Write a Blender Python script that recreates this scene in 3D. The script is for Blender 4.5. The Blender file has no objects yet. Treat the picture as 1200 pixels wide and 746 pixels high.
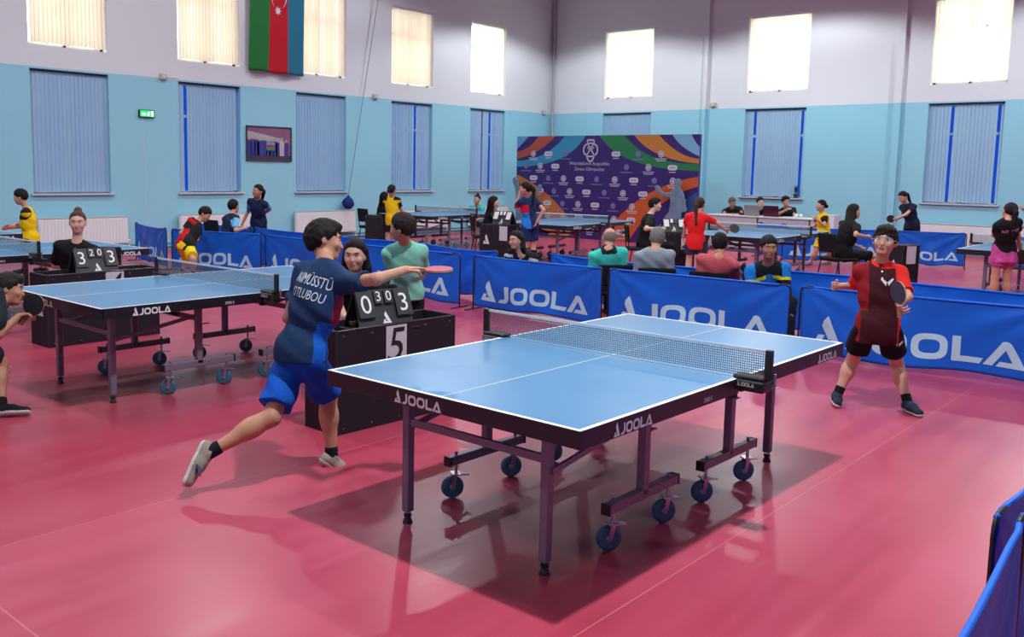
import bpy, bmesh, math, random
import numpy as np
from mathutils import Vector, Matrix
from mathutils.bvhtree import BVHTree
S = bpy.context.scene
COL = S.collection
random.seed(7)
R = math.radians

# ------------------------------------------------------------------ camera
CAM_LOC = (-4.31652522, -2.75040052, 1.76339524)
YAW, PITCH, ROLL = 0.726096587, -0.117171969, 0.0176264987
fw = Vector((math.cos(PITCH)*math.cos(YAW), math.cos(PITCH)*math.sin(YAW), math.sin(PITCH)))
rt = Vector((math.sin(YAW), -math.cos(YAW), 0.0))
up = rt.cross(fw)
rt, up = (math.cos(ROLL)*rt + math.sin(ROLL)*up), (-math.sin(ROLL)*rt + math.cos(ROLL)*up)
cd = bpy.data.cameras.new('camera'); cam = bpy.data.objects.new('camera', cd); COL.objects.link(cam)
M4 = Matrix((rt, up, -fw)).transposed().to_4x4(); M4.translation = Vector(CAM_LOC)
cam.matrix_world = M4
cd.sensor_fit = 'HORIZONTAL'; cd.sensor_width = 36.0
cd.lens = 1091.02635*36.0/1200.0
cd.shift_x = (600.0-544.981693)/1200.0
cd.shift_y = -(373.0-326.412113)/1200.0
cd.clip_start = 0.05; cd.clip_end = 200
S.camera = cam
# ------------------------------------------------------------------ world, exposure
W = bpy.data.worlds.new('world'); S.world = W; W.use_nodes = True
W.node_tree.nodes['Background'].inputs[0].default_value = (1.0, 0.93, 0.80, 1)
W.node_tree.nodes['Background'].inputs[1].default_value = 4.0
S.view_settings.view_transform = 'Standard'; S.view_settings.look = 'None'
S.view_settings.gamma = 1.0; S.view_settings.exposure = 0.36
S.view_settings.use_curve_mapping = False
S.cycles.max_bounces = 6; S.cycles.diffuse_bounces = 3; S.cycles.glossy_bounces = 3
S.cycles.transparent_max_bounces = 12; S.cycles.transmission_bounces = 4
S.cycles.caustics_reflective = False; S.cycles.caustics_refractive = False
S.cycles.sample_clamp_indirect = 4.0
# room
X0, X1, Y0, Y1, ZC = -9.0, 18.94, -9.0, 14.515, 8.2
# high bay lamps hang under the ceiling (x, y, z, watts)
LAMPS = [(-0.5, -1.0, 7.4, 1750), (-6.2, -1.3, 7.4, 240), (4.6, -3.4, 7.4, 420), (10.2, -1.5, 7.4, 620), (16.2, 0.4, 6.6, 640),
         (-6.2, 5.2, 7.4, 360), (-0.9, 6.4, 7.4, 480), (4.6, 5.0, 7.4, 560), (10.2, 5.0, 7.4, 620), (16.2, 6.4, 6.6, 540),
         (-0.9, 11.0, 7.4, 420), (4.6, 11.0, 7.4, 420), (10.2, 11.0, 7.4, 420), (15.8, 11.6, 6.6, 560)]
LAMP_COL = (0.93, 0.97, 1.0)

# ------------------------------------------------------------------ materials
def mat(name, col, rough=0.5, spec=0.5, metal=0.0, noise=0.0, nscale=8.0, bump=0.0, bscale=30.0, emit=0.0, coat=0.0, sheen=0.0):
    m = bpy.data.materials.new(name); m.use_nodes = True
    nt = m.node_tree; b = nt.nodes['Principled BSDF']
    c = tuple(col)+(1,)
    b.inputs['Base Color'].default_value = c; b.inputs['Roughness'].default_value = rough
    b.inputs['Specular IOR Level'].default_value = spec; b.inputs['Metallic'].default_value = metal
    b.inputs['Coat Weight'].default_value = coat; b.inputs['Sheen Weight'].default_value = sheen
    if emit: b.inputs['Emission Color'].default_value = c; b.inputs['Emission Strength'].default_value = emit
    tc = nt.nodes.new('ShaderNodeTexCoord')
    n = nt.nodes.new('ShaderNodeTexNoise'); n.inputs['Scale'].default_value = nscale; n.inputs['Detail'].default_value = 4
    nt.links.new(tc.outputs['Object'], n.inputs['Vector'])
    mx = nt.nodes.new('ShaderNodeMix'); mx.data_type = 'RGBA'
    k = max(noise, 0.04)
    mx.inputs['A'].default_value = tuple(v*(1-k) for v in col)+(1,)
    mx.inputs['B'].default_value = tuple(min(1, v*(1+k)) for v in col)+(1,)
    nt.links.new(n.outputs['Fac'], mx.inputs['Factor']); nt.links.new(mx.outputs['Result'], b.inputs['Base Color'])
    if bump:
        n2 = nt.nodes.new('ShaderNodeTexNoise'); n2.inputs['Scale'].default_value = bscale; n2.inputs['Detail'].default_value = 3
        bp = nt.nodes.new('ShaderNodeBump'); bp.inputs['Strength'].default_value = bump; bp.inputs['Distance'].default_value = 0.01
        nt.links.new(tc.outputs['Object'], n2.inputs['Vector']); nt.links.new(n2.outputs['Fac'], bp.inputs['Height'])
        nt.links.new(bp.outputs['Normal'], b.inputs['Normal'])
    return m
def srgb(r, g, b):
    f = lambda c: (c/255/12.92) if c/255 <= 0.04045 else ((c/255+0.055)/1.055)**2.4
    return (f(r), f(g), f(b))
_mc = {}
def cloth(r, g, b, rough=0.85, bump=0.25):
    k = (r, g, b, rough)
    if k not in _mc: _mc[k] = mat('fabric_%d_%d_%d' % (r, g, b), srgb(r, g, b), rough, 0.25, noise=0.1, nscale=25, bump=bump, bscale=60)
    return _mc[k]

# ------------------------------------------------------------------ mesh builder
class MB:
    def __init__(s): s.v = []; s.f = []; s.m = []; s.mi = 0; s.sm = []; s.smooth = False
    def add(s, vs, fs):
        o = len(s.v); s.v += [tuple(v) for v in vs]
        for f in fs: s.f.append(tuple(i+o for i in f)); s.m.append(s.mi); s.sm.append(s.smooth)
        return s
    def box(s, c, d, rz=0.0, M=None, bev=0.0):
        x, y, z = d[0]/2, d[1]/2, d[2]/2
        if bev:
            b = min(bev, x*.9, y*.9, z*.9); vs = []
            for sx in (-1, 1):
                for sy in (-1, 1):
                    for sz in (-1, 1):
                        vs += [(sx*(x-b), sy*(y-b), sz*z), (sx*(x-b), sy*y, sz*(z-b)), (sx*x, sy*(y-b), sz*(z-b))]
            bm = bmesh.new()
            for v in vs: bm.verts.new(v)
            r = bmesh.ops.convex_hull(bm, input=bm.verts); bm.verts.index_update()
            fs = [tuple(v.index for v in f.verts) for f in bm.faces]; vs = [tuple(v.co) for v in bm.verts]; bm.free()
        else:
            vs = [(a, b_, c_) for a in (-x, x) for b_ in (-y, y) for c_ in (-z, z)]
            fs = [(0, 1, 3, 2), (4, 6, 7, 5), (0, 4, 5, 1), (2, 3, 7, 6), (0, 2, 6, 4), (1, 5, 7, 3)]
        T = Matrix.Translation(c) @ (M.to_4x4() if M else Matrix.Rotation(rz, 4, 'Z'))
        return s.add([T @ Vector(v) for v in vs], fs)
    def cyl(s, a, b, r0, r1=None, n=12, cap=True):
        r1 = r0 if r1 is None else r1; a, b = Vector(a), Vector(b); d = (b-a).normalized()
        u = d.orthogonal().normalized(); w = d.cross(u); vs = []
        for p, r in ((a, r0), (b, r1)):
            for i in range(n):
                t = 2*math.pi*i/n; vs.append(p+(u*math.cos(t)+w*math.sin(t))*r)
        fs = [(i, (i+1) % n, n+(i+1) % n, n+i) for i in range(n)]
        if cap: fs += [tuple(range(n-1, -1, -1)), tuple(range(n, 2*n))]
        return s.add(vs, fs)
    def tube(s, pts, r, n=8):
        pts = [Vector(p) for p in pts]; rs = r if isinstance(r, (list, tuple)) else [r]*len(pts)
        vs = []; fs = []; u = None
        for i, p in enumerate(pts):
            d = (pts[min(i+1, len(pts)-1)]-pts[max(i-1, 0)]).normalized()
            if u is None: u = d.orthogonal().normalized()
            u = (u-d*u.dot(d)).normalized(); w = d.cross(u)
            for k in range(n):
                t = 2*math.pi*k/n; vs.append(p+(u*math.cos(t)+w*math.sin(t))*rs[i])
        for i in range(len(pts)-1):
            for k in range(n): fs.append((i*n+k, i*n+(k+1) % n, (i+1)*n+(k+1) % n, (i+1)*n+k))
        fs += [tuple(range(n-1, -1, -1)), tuple(range((len(pts)-1)*n, len(pts)*n))]
        return s.add(vs, fs)
    def bar(s, a, b, w, h, upv=(0, 0, 1)):
        a, b = Vector(a), Vector(b); d = (b-a); L = d.length; d.normalize(); u = Vector(upv)
        if abs(d.dot(u)) > .98: u = Vector((1, 0, 0))
        y = u.cross(d).normalized(); z = d.cross(y)
        return s.box((a+b)/2, (L, w, h), M=Matrix((d, y, z)).transposed())
    def prism(s, poly, O, U, V, N, t):
        O, U, V, N = Vector(O), Vector(U), Vector(V), Vector(N); n = len(poly)
        vs = [O+U*x+V*y for x, y in poly]+[O+U*x+V*y+N*t for x, y in poly]
        fs = [tuple(range(n-1, -1, -1)), tuple(range(n, 2*n))]+[(i, (i+1) % n, n+(i+1) % n, n+i) for i in range(n)]
        return s.add(vs, fs)
    def lathe(s, prof, c, axis=(0, 0, 1), n=20):
        a = Vector(axis).normalized(); u = a.orthogonal().normalized(); w = a.cross(u); c = Vector(c); vs = []
        for r, h in prof:
            for k in range(n):
                t = 2*math.pi*k/n; vs.append(c+a*h+(u*math.cos(t)+w*math.sin(t))*max(r, 1e-4))
        m = len(prof); fs = []
        for i in range(m-1):
            for k in range(n): fs.append((i*n+k, i*n+(k+1) % n, (i+1)*n+(k+1) % n, (i+1)*n+k))
        fs += [tuple(range(n-1, -1, -1)), tuple(range((m-1)*n, m*n))]
        return s.add(vs, fs)
    def build(s, name, mats, parent=None, smooth=None, world=False, angle=None):
        me = bpy.data.meshes.new(name)
        vs = s.v
        if parent is not None and world:
            L = root_loc(parent); vs = [(v[0]-L[0], v[1]-L[1], v[2]-L[2]) for v in vs]
        me.from_pydata(vs, [], s.f)
        for m in (mats if isinstance(mats, (list, tuple)) else [mats]): me.materials.append(m)
        me.polygons.foreach_set('material_index', s.m)
        me.polygons.foreach_set('use_smooth', [True]*len(s.f) if smooth else (s.sm if smooth is None else [False]*len(s.f)))
        me.update()
        o = bpy.data.objects.new(name, me); COL.objects.link(o)
        if parent is not None: o.parent = parent
        return o
def root_loc(o):
    L = Vector((0, 0, 0))
    while o is not None: L += o.location; o = o.parent
    return L
def tag(o, label=None, cat=None, group=None, kind=None):
    if label: o['label'] = label
    if cat: o['category'] = cat
    if group: o['group'] = group
    if kind: o['kind'] = kind
    return o
def thing(name, label, cat, loc=(0, 0, 0), rz=0.0, group=None):
    o = bpy.data.objects.new(name, None); COL.objects.link(o); o.empty_display_size = 0.1
    o.location = loc; o.rotation_euler = (0, 0, rz); return tag(o, label, cat, group)
def kids(o): return [c for c in bpy.data.objects if c.parent == o]
def copy_tree(o, parent=None, cmap=None):
    if cmap is None:
        cmap = {}
        for c in bpy.data.objects:
            if c.parent: cmap.setdefault(c.parent.name, []).append(c)
    c = o.copy(); COL.objects.link(c); c.parent = parent
    for ch in cmap.get(o.name, []): copy_tree(ch, c, cmap)
    return c
def flatdecal(polys, name, m, O, U, V, parent=None, off=0.002, world=True, N=None, sub=0, warp=None):
    """flat printed shapes: polys in (x, y) placed by O + U x + V y"""
    bm = bmesh.new()
    for p in polys:
        if len(p) < 3: continue
        try: bm.faces.new([bm.verts.new((x, y, 0)) for x, y in p])
        except ValueError: pass
    bmesh.ops.triangulate(bm, faces=bm.faces)
    for _ in range(sub): bmesh.ops.subdivide_edges(bm, edges=[e for e in bm.edges if e.calc_length()*Vector(U).length > 0.05], cuts=1, use_grid_fill=True); bmesh.ops.triangulate(bm, faces=[f for f in bm.faces if len(f.verts) > 3])
    bm.verts.index_update()
    O, U, V = Vector(O), Vector(U), Vector(V); N = Vector(N) if N else U.cross(V).normalized()
    b = MB(); vs = []
    for v in bm.verts:
        if warp: vs.append(warp(v.co.x, v.co.y))
        else: vs.append(O+U*v.co.x+V*v.co.y+N*off)
    b.add(vs, [tuple(v.index for v in f.verts) for f in bm.faces]); bm.free()
    return b.build(name, m, parent, world=world)
_tc = {}
def text_polys(txt, size=1.0, align='CENTER'):
    k = (txt, align)
    if k not in _tc:
        cu = bpy.data.curves.new('t', 'FONT'); cu.body = txt; cu.align_x = align; cu.size = 1.0; cu.resolution_u = 3
        o = bpy.data.objects.new('t', cu); COL.objects.link(o)
        dg = bpy.context.evaluated_depsgraph_get(); me = bpy.data.meshes.new_from_object(o.evaluated_get(dg))
        _tc[k] = [[(me.vertices[i].co.x, me.vertices[i].co.y) for i in p.vertices] for p in me.polygons]
        bpy.data.objects.remove(o); bpy.data.curves.remove(cu); bpy.data.meshes.remove(me)
    return [[(x*size, y*size) for x, y in p] for p in _tc[k]]
def stroke(pts, w, closed=False):
    out = []; n = len(pts); P = [Vector((p[0], p[1])) for p in pts]; L = []; Rr = []
    for i in range(n):
        a = P[(i-1) % n] if (closed or i > 0) else P[i]; c = P[(i+1) % n] if (closed or i < n-1) else P[i]
        d = (c-a).normalized(); q = Vector((-d.y, d.x))*w/2; L.append(P[i]+q); Rr.append(P[i]-q)
    for i in range(n if closed else n-1):
        j = (i+1) % n; out.append([tuple(L[i]), tuple(Rr[i]), tuple(Rr[j]), tuple(L[j])])
    return out
def ring(cx, cy, ax, ay, bx, by, p=2.0, n=28):
    pt = lambda a, b, t: (cx+a*math.copysign(abs(math.cos(t))**(2/p), math.cos(t)), cy+b*math.copysign(abs(math.sin(t))**(2/p), math.sin(t)))
    out = []
    for i in range(n):
        t0, t1 = 2*math.pi*i/n, 2*math.pi*(i+1)/n
        out.append([pt(ax, ay, t0), pt(ax, ay, t1), pt(bx, by, t1), pt(bx, by, t0)])
    return out
def disc(cx, cy, r, n=16): return [[(cx+r*math.cos(2*math.pi*i/n), cy+r*math.sin(2*math.pi*i/n)) for i in range(n)]]
def shift(ps, dx, dy, k=1.0): return [[(x*k+dx, y*k+dy) for x, y in p] for p in ps]
MARK = [[(.40, 1.02), (.58, 1.25), (.76, .78), (.68, .28)], [(.68, .28), (.76, .78), (1.08, 0), (.80, 0)],
        [(0, 0), (.12, .22), (.70, .22), (.80, 0)], [(.12, .22), (.22, .42), (.46, .42), (.36, .22)], [(.40, 1.02), (.68, .28), (.60, .22), (.34, .80)]]
LET_J = [[(.45, 1), (.73, 1), (.73, .4), (.45, .4)], [(.45, .4), (.73, .4), (.68, .17), (.42, .3)], [(.42, .3), (.68, .17), (.50, .02), (.32, .22)], [(.32, .22), (.50, .02), (.34, 0), (.26, .22)], [(.26, .22), (.34, 0), (-.08, 0), (.10, .22)]]
LET_O = ring(.60, .5, .60, .5, .35, .27, 3.0, 28)
LET_L = [[(0, 1), (.27, 1), (.27, .23), (0, 0)], [(0, 0), (.27, .23), (.98, .23), (.88, 0)]]
LET_A = [[(0, 0), (.29, 0), (.66, .62), (.50, .84)], [(.50, .84), (.66, .62), (.78, .78), (.66, 1)], [(.50, .84), (.66, 1), (.56, .96)],
         [(.66, 1), (.78, .98), (.86, .9), (.70, .62)], [(.70, .62), (.86, .9), (1.32, 0), (1.0, 0)], [(.40, 0), (.52, .2), (.92, .2), (1.0, 0)]]
def logo(mark=True):
    ps = []; x = 0
    if mark: ps += shift(MARK, 0, 0); x = 1.30
    ps += shift(LET_J, x, 0); x += .86
    ps += shift(LET_O, x, 0); x += 1.33
    ps += shift(LET_O, x, 0); x += 1.33
    ps += shift(LET_L, x, 0); x += .98
    ps += shift(LET_A, x, 0); x += 1.32
    return ps, x
LOGO, LOGO_W = logo()
# ------------------------------------------------------------------ structure
def node_mat(name):
    m = bpy.data.materials.new(name); m.use_nodes = True; nt = m.node_tree
    return m, nt, nt.nodes['Principled BSDF']
def wall_paint():
    m, nt, b = node_mat('two_tone_wall_paint')
    tc = nt.nodes.new('ShaderNodeTexCoord'); sp = nt.nodes.new('ShaderNodeSeparateXYZ'); nt.links.new(tc.outputs['Object'], sp.inputs[0])
    g = nt.nodes.new('ShaderNodeMath'); g.operation = 'GREATER_THAN'; g.inputs[1].default_value = 3.475; nt.links.new(sp.outputs['Z'], g.inputs[0])
    n = nt.nodes.new('ShaderNodeTexNoise'); n.inputs['Scale'].default_value = 0.8; n.inputs['Detail'].default_value = 5; nt.links.new(tc.outputs['Object'], n.inputs['Vector'])
    def pair(a, c):
        x = nt.nodes.new('ShaderNodeMix'); x.data_type = 'RGBA'; x.inputs['A'].default_value = a+(1,); x.inputs['B'].default_value = c+(1,)
        nt.links.new(n.outputs['Fac'], x.inputs['Factor']); return x
    lo = pair((.28, .62, .76), (.31, .66, .80)); hi = pair((.70, .74, .79), (.75, .79, .83))
    x = nt.nodes.new('ShaderNodeMix'); x.data_type = 'RGBA'
    nt.links.new(g.outputs[0], x.inputs['Factor']); nt.links.new(lo.outputs['Result'], x.inputs['A']); nt.links.new(hi.outputs['Result'], x.inputs['B'])
    nt.links.new(x.outputs['Result'], b.inputs['Base Color']); b.inputs['Roughness'].default_value = .55; b.inputs['Specular IOR Level'].default_value = .35
    return m
M_WALL = wall_paint()
def floor_mat():
    m, nt, b = node_mat('pink_vinyl_floor')
    N = nt.nodes.new; Lk = nt.links.new
    tc = N('ShaderNodeTexCoord')
    mp = N('ShaderNodeMapping'); mp.inputs['Scale'].default_value = (0.30, 3.2, 1); mp.inputs['Rotation'].default_value = (0, 0, R(-8)); Lk(tc.outputs['Object'], mp.inputs['Vector'])
    n1 = N('ShaderNodeTexNoise'); n1.inputs['Scale'].default_value = 1.6; n1.inputs['Detail'].default_value = 9; n1.inputs['Roughness'].default_value = .62; Lk(mp.outputs[0], n1.inputs['Vector'])
    n2 = N('ShaderNodeTexNoise'); n2.inputs['Scale'].default_value = .55; n2.inputs['Detail'].default_value = 5; Lk(tc.outputs['Object'], n2.inputs['Vector'])
    r1 = N('ShaderNodeValToRGB'); r1.color_ramp.elements[0].position = .2; r1.color_ramp.elements[1].position = .8
    r1.color_ramp.elements[0].color = (.37, .032, .066, 1); r1.color_ramp.elements[1].color = (.52, .076, .128, 1); Lk(n1.outputs['Fac'], r1.inputs[0])
    r2 = N('ShaderNodeValToRGB'); r2.color_ramp.elements[0].position = .35; r2.color_ramp.elements[1].position = .7
    r2.color_ramp.elements[0].color = (.35, .026, .054, 1); r2.color_ramp.elements[1].color = (.51, .082, .150, 1); Lk(n2.outputs['Fac'], r2.inputs[0])
    mx = N('ShaderNodeMix'); mx.data_type = 'RGBA'; mx.inputs['Factor'].default_value = .5; Lk(r1.outputs[0], mx.inputs['A']); Lk(r2.outputs[0], mx.inputs['B'])
    # seams of the vinyl rolls, running along x every 1.5 m and across every 6 m
    sp = N('ShaderNodeSeparateXYZ'); Lk(tc.outputs['Object'], sp.inputs[0])
    def seam(out, step, off, wd):
        a = N('ShaderNodeMath'); a.operation = 'ADD'; a.inputs[1].default_value = off+600*step; Lk(out, a.inputs[0])
        q = N('ShaderNodeMath'); q.operation = 'MODULO'; q.inputs[1].default_value = step; Lk(a.outputs[0], q.inputs[0])
        l = N('ShaderNodeMath'); l.operation = 'LESS_THAN'; l.inputs[1].default_value = wd; Lk(q.outputs[0], l.inputs[0]); return l
    s1 = seam(sp.outputs['Y'], 2.4, .845, .006); s2 = seam(sp.outputs['X'], 7.5, 2.9, .008)
    mxx = N('ShaderNodeMath'); mxx.operation = 'MAXIMUM'; Lk(s1.outputs[0], mxx.inputs[0]); Lk(s2.outputs[0], mxx.inputs[1])
    sm = N('ShaderNodeMath'); sm.operation = 'MULTIPLY'; sm.inputs[1].default_value = .55; Lk(mxx.outputs[0], sm.inputs[0])
    ms = N('ShaderNodeMix'); ms.data_type = 'RGBA'; ms.inputs['B'].default_value = (.62, .25, .20, 1); Lk(sm.outputs[0], ms.inputs['Factor']); Lk(mx.outputs['Result'], ms.inputs['A'])
    Lk(ms.outputs['Result'], b.inputs['Base Color'])
    rr = N('ShaderNodeMapRange'); rr.inputs['From Min'].default_value = .3; rr.inputs['From Max'].default_value = .7; rr.inputs['To Min'].default_value = .27; rr.inputs['To Max'].default_value = .40
    Lk(n1.outputs['Fac'], rr.inputs['Value']); Lk(rr.outputs[0], b.inputs['Roughness'])
    b.inputs['Specular IOR Level'].default_value = .44
    bp = N('ShaderNodeBump'); bp.inputs['Strength'].default_value = .03; bp.inputs['Distance'].default_value = .02; Lk(n1.outputs['Fac'], bp.inputs['Height']); Lk(bp.outputs['Normal'], b.inputs['Normal'])
    return m
M_FLOOR = floor_mat()
M_CEIL = mat('ceiling_paint', (.62, .62, .66), .8)
M_WHITE = mat('white_enamel', (.80, .82, .84), .35)
M_UPVC = mat('white_window_plastic', (.74, .76, .80), .35)
M_SILL = mat('stone_sill', (.55, .56, .58), .4, noise=.15)
M_BLK = mat('black_plastic', (.012, .012, .016), .42)
M_DARK = mat('dark_grey_plastic', (.035, .038, .045), .4)
WT = .32
LW = [(3.20+3.006*i, 4.70+3.006*i) for i in range(5)]
BW = [(2.20+4.42*i, 3.76+4.42*i) for i in range(3)]
BW = [(2.20, 3.76), (6.60, 8.22), (11.02, 12.62)]
ZL, ZU = (1.15, 3.44), (3.86, 5.78)
def holed_wall(name, axis, pos, a0, a1, wins, sgn):
    """wall slab with real window openings; axis 'x' = runs along x at y = pos"""
    b = MB(); us = sorted({a0, a1} | {u for w in wins for u in w}); zs = [0, ZL[0], ZL[1], ZU[0], ZU[1], ZC]
    solid = lambda i, j: not (any(abs(us[i]-w[0]) < 1e-6 for w in wins) and j in (1, 3))
    P = lambda u, z, d: (u, pos+sgn*d, z) if axis == 'x' else (pos+sgn*d, u, z)
    nu, nz = len(us)-1, len(zs)-1
    for i in range(nu):
        for j in range(nz):
            if not solid(i, j): continue
            q = [(us[i], zs[j]), (us[i+1], zs[j]), (us[i+1], zs[j+1]), (us[i], zs[j+1])]
            b.add([P(u, z, 0) for u, z in q], [(0, 1, 2, 3)]); b.add([P(u, z, WT) for u, z in q], [(3, 2, 1, 0)])
            for k, (di, dj) in enumerate(((0, -1), (1, 0), (0, 1), (-1, 0))):
                ii, jj = i+di, j+dj
                if ii < 0 or jj < 0 or ii >= nu or jj >= nz or not solid(ii, jj):
                    c, d = q[k], q[(k+1) % 4]; b.add([P(*c, 0), P(*d, 0), P(*d, WT), P(*c, WT)], [(0, 1, 2, 3)])
    return tag(b.build(name, M_WALL), kind='structure')
holed_wall('wall_left', 'x', Y1, X0-.3, X1+.32, LW, 1)
holed_wall('wall_back', 'y', X1, Y0-.3, Y1, BW, 1)
b = MB(); b.box((X0-.16, (Y0+Y1)/2, ZC/2), (.32, Y1-Y0, ZC)); tag(b.build('wall_front', M_WALL), kind='structure')
b = MB(); b.box(((X0+X1)/2, Y0-.16, ZC/2), (X1-X0, .32, ZC)); tag(b.build('wall_right', M_WALL), kind='structure')
b = MB(); b.box(((X0+X1)/2, (Y0+Y1)/2, -.1), (X1-X0+.6, Y1-Y0+.6, .2)); tag(b.build('floor', M_FLOOR), kind='structure')
b = MB(); b.box(((X0+X1)/2, (Y0+Y1)/2, ZC+.1), (X1-X0+.6, Y1-Y0+.6, .2)); tag(b.build('ceiling', M_CEIL), kind='structure')
# pilasters: shallow steps in the walls and a slim round pipe at the corner
b = MB()
b.box((X1-.05, 9.36, ZC/2), (.10, .10, ZC)); b.box((X1-.05, 4.42, ZC/2), (.10, .16, ZC))
tag(b.build('trim_1', M_WALL), kind='structure')
b = MB(); b.cyl((X1-.06, 14.40, 0), (X1-.06, 14.40, ZC), .035); tag(b.build('trim_2', mat('grey_pipe_paint', (.45, .47, .52), .5)), kind='structure')
b = MB()
b.cyl((X0+.3, Y1-.05, .16), (X1-.1, Y1-.05, .16), .02); b.cyl((X0+.3, Y1-.05, .09), (X1-.1, Y1-.05, .09), .02)
tag(b.build('trim_3', mat('pipe_blue_paint', (.20, .42, .55), .45)), kind='structure')
b = MB(); b.box(((X0+X1)/2, Y1-.012, .05), (X1-X0, .024, .10)); tag(b.build('baseboard_left', mat('baseboard_paint', (.30, .38, .45), .5)), kind='structure')
b = MB(); b.box((X1-.012, (Y0+Y1)/2, .05), (.024, Y1-Y0, .10)); tag(b.build('baseboard_back', bpy.data.materials['baseboard_paint']), kind='structure')

def blind_mat(name, col, tr):
    m = bpy.data.materials.new(name); m.use_nodes = True; nt = m.node_tree; nt.nodes.clear()
    o = nt.nodes.new('ShaderNodeOutputMaterial'); d = nt.nodes.new('ShaderNodeBsdfDiffuse'); t = nt.nodes.new('ShaderNodeBsdfTranslucent'); x = nt.nodes.new('ShaderNodeMixShader')
    tc = nt.nodes.new('ShaderNodeTexCoord'); n = nt.nodes.new('ShaderNodeTexNoise'); n.inputs['Scale'].default_value = 2.0; nt.links.new(tc.outputs['Object'], n.inputs['Vector'])
    mx = nt.nodes.new('ShaderNodeMix'); mx.data_type = 'RGBA'; mx.inputs['A'].default_value = tuple(c*.93 for c in col)+(1,); mx.inputs['B'].default_value = tuple(min(1, c*1.05) for c in col)+(1,)
    nt.links.new(n.outputs['Fac'], mx.inputs['Factor']); nt.links.new(mx.outputs['Result'], d.inputs[0]); nt.links.new(mx.outputs['Result'], t.inputs[0])
    x.inputs[0].default_value = tr; nt.links.new(d.outputs[0], x.inputs[1]); nt.links.new(t.outputs[0], x.inputs[2]); nt.links.new(x.outputs[0], o.inputs[0])
    return m
M_BLU = blind_mat('cream_blind_fabric', (.80, .71, .60), .30)
M_BLW = blind_mat('pale_cream_blind_fabric', (.88, .84, .74), .58)
M_BLL = blind_mat('blue_grey_blind_fabric', (.50, .76, .86), .34)
def pane_mat(name, col):
    m = bpy.data.materials.new(name); m.use_nodes = True; nt = m.node_tree; nt.nodes.clear()
    o = nt.nodes.new('ShaderNodeOutputMaterial'); t = nt.nodes.new('ShaderNodeBsdfTransparent'); g = nt.nodes.new('ShaderNodeBsdfGlossy'); x = nt.nodes.new('ShaderNodeMixShader')
    t.inputs[0].default_value = col+(1,); g.inputs['Roughness'].default_value = .05; x.inputs[0].default_value = .06
    nt.links.new(t.outputs[0], x.inputs[1]); nt.links.new(g.outputs[0], x.inputs[2]); nt.links.new(x.outputs[0], o.inputs[0]); return m
M_PU = pane_mat('clear_window_glass', (.92, .95, .95)); M_PL = pane_mat('blue_film_window_glass', (.015, .12, .36))
def window(i, axis, pos, u0, u1, z, lower, blabel, gaps=(), side='left', bgroup=None):
    T = (lambda u, d, zz: (u, pos+d, zz)) if axis == 'x' else (lambda u, d, zz: (pos+d, u, zz))
    dims = (lambda a, d, h: (a, d, h)) if axis == 'x' else (lambda a, d, h: (d, a, h))
    w = bpy.data.objects.new('window_%d' % i, None); COL.objects.link(w); w.location = T((u0+u1)/2, .2, z[0]); tag(w, kind='structure')
    b = MB(); f = .06; W_ = u1-u0; H_ = z[1]-z[0]
    for uu in (u0+f/2, u1-f/2, (u0+u1)/2): b.box(T(uu, .22, (z[0]+z[1])/2), dims(f, .06, H_))
    for zz in (z[0]+f/2, z[1]-f/2, z[0]+H_*(.70 if lower else .66)): b.box(T((u0+u1)/2, .22, zz), dims(W_, .06, f))
    b.build('window_frame', M_UPVC, w, world=True)
    b = MB(); b.box(T((u0+u1)/2, .225, (z[0]+z[1])/2), dims(W_-.02, .006, H_-.02)); b.build('window_pane', M_PL if lower else M_PU, w, world=True)
    b = MB(); b.box(T((u0+u1)/2, .07, z[0]+.012), dims(W_+.10, .26, .035)); 
    if lower: b.build('window_sill', M_SILL, w, world=True)
    # vertical slat blind: a thing of its own hung in the reveal
    bl = thing('vertical_blind', blabel, 'window blind', T((u0+u1)/2, .05, z[0]+.03), group=None)
    b = MB(); b.box(T((u0+u1)/2, .07, z[1]-.02), dims(W_-.02, .05, .035)); b.build('headrail', M_DARK if lower else M_UPVC, bl, world=True)
    b = MB(); rnd = random.Random(i*13); pitch = .079; n = int((W_-.04)/pitch)
    for k in range(n+1):
        uc = u0+.03+k*(W_-.06)/n
        if any(g0 < (uc-u0)/W_ < g1 for g0, g1 in gaps): continue
        a = rnd.uniform(.05, .22)*(1 if k % 2 else 1); hw = .046; zb = z[0]+.045+rnd.uniform(0, .012)
        cu = []
        for q in (-1, -.4, .4, 1):
            cu.append((uc+q*hw*math.cos(a), .07+q*hw*math.sin(a)+.006*(1-q*q)))
        vs = [T(u, d, zb) for u, d in cu]+[T(u, d, z[1]-.035) for u, d in cu]
        b.add(vs, [(0, 1, 5, 4), (1, 2, 6, 5), (2, 3, 7, 6)])
    b.build('slats', M_BLL if lower else (M_BLU if axis == 'x' and i != 10 else M_BLW), bl, smooth=False, world=True)
ORD = ['first', 'second', 'third', 'fourth', 'fifth']
LGAP = {0: (), 1: ((.10, .16), (.93, 1.0)), 2: (), 3: ((.60, .64),), 4: ((.36, .41), (.60, .64))}
wi = 1
for i, (a, c) in enumerate(LW):
    window(wi, 'x', Y1, a, c, ZL, True, 'tall blue-grey vertical blind of lower window, %s from left on side wall' % ORD[i], LGAP[i]); wi += 1
    window(wi, 'x', Y1, a, c, ZU, False, 'cream vertical blind of upper window, %s from left on side wall' % ORD[i], ((0, .07),) if i in (0, 1) else (((.03, .08), (.22, .27)) if i == 4 else ())); wi += 1
BN = ['far right of back wall', 'middle of back wall behind the desk', 'left part of back wall above the event backdrop']
BG = {0: ((.66, .71), (.02, .07)), 1: ((.03, .10), (.80, .87)), 2: ()}
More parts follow.
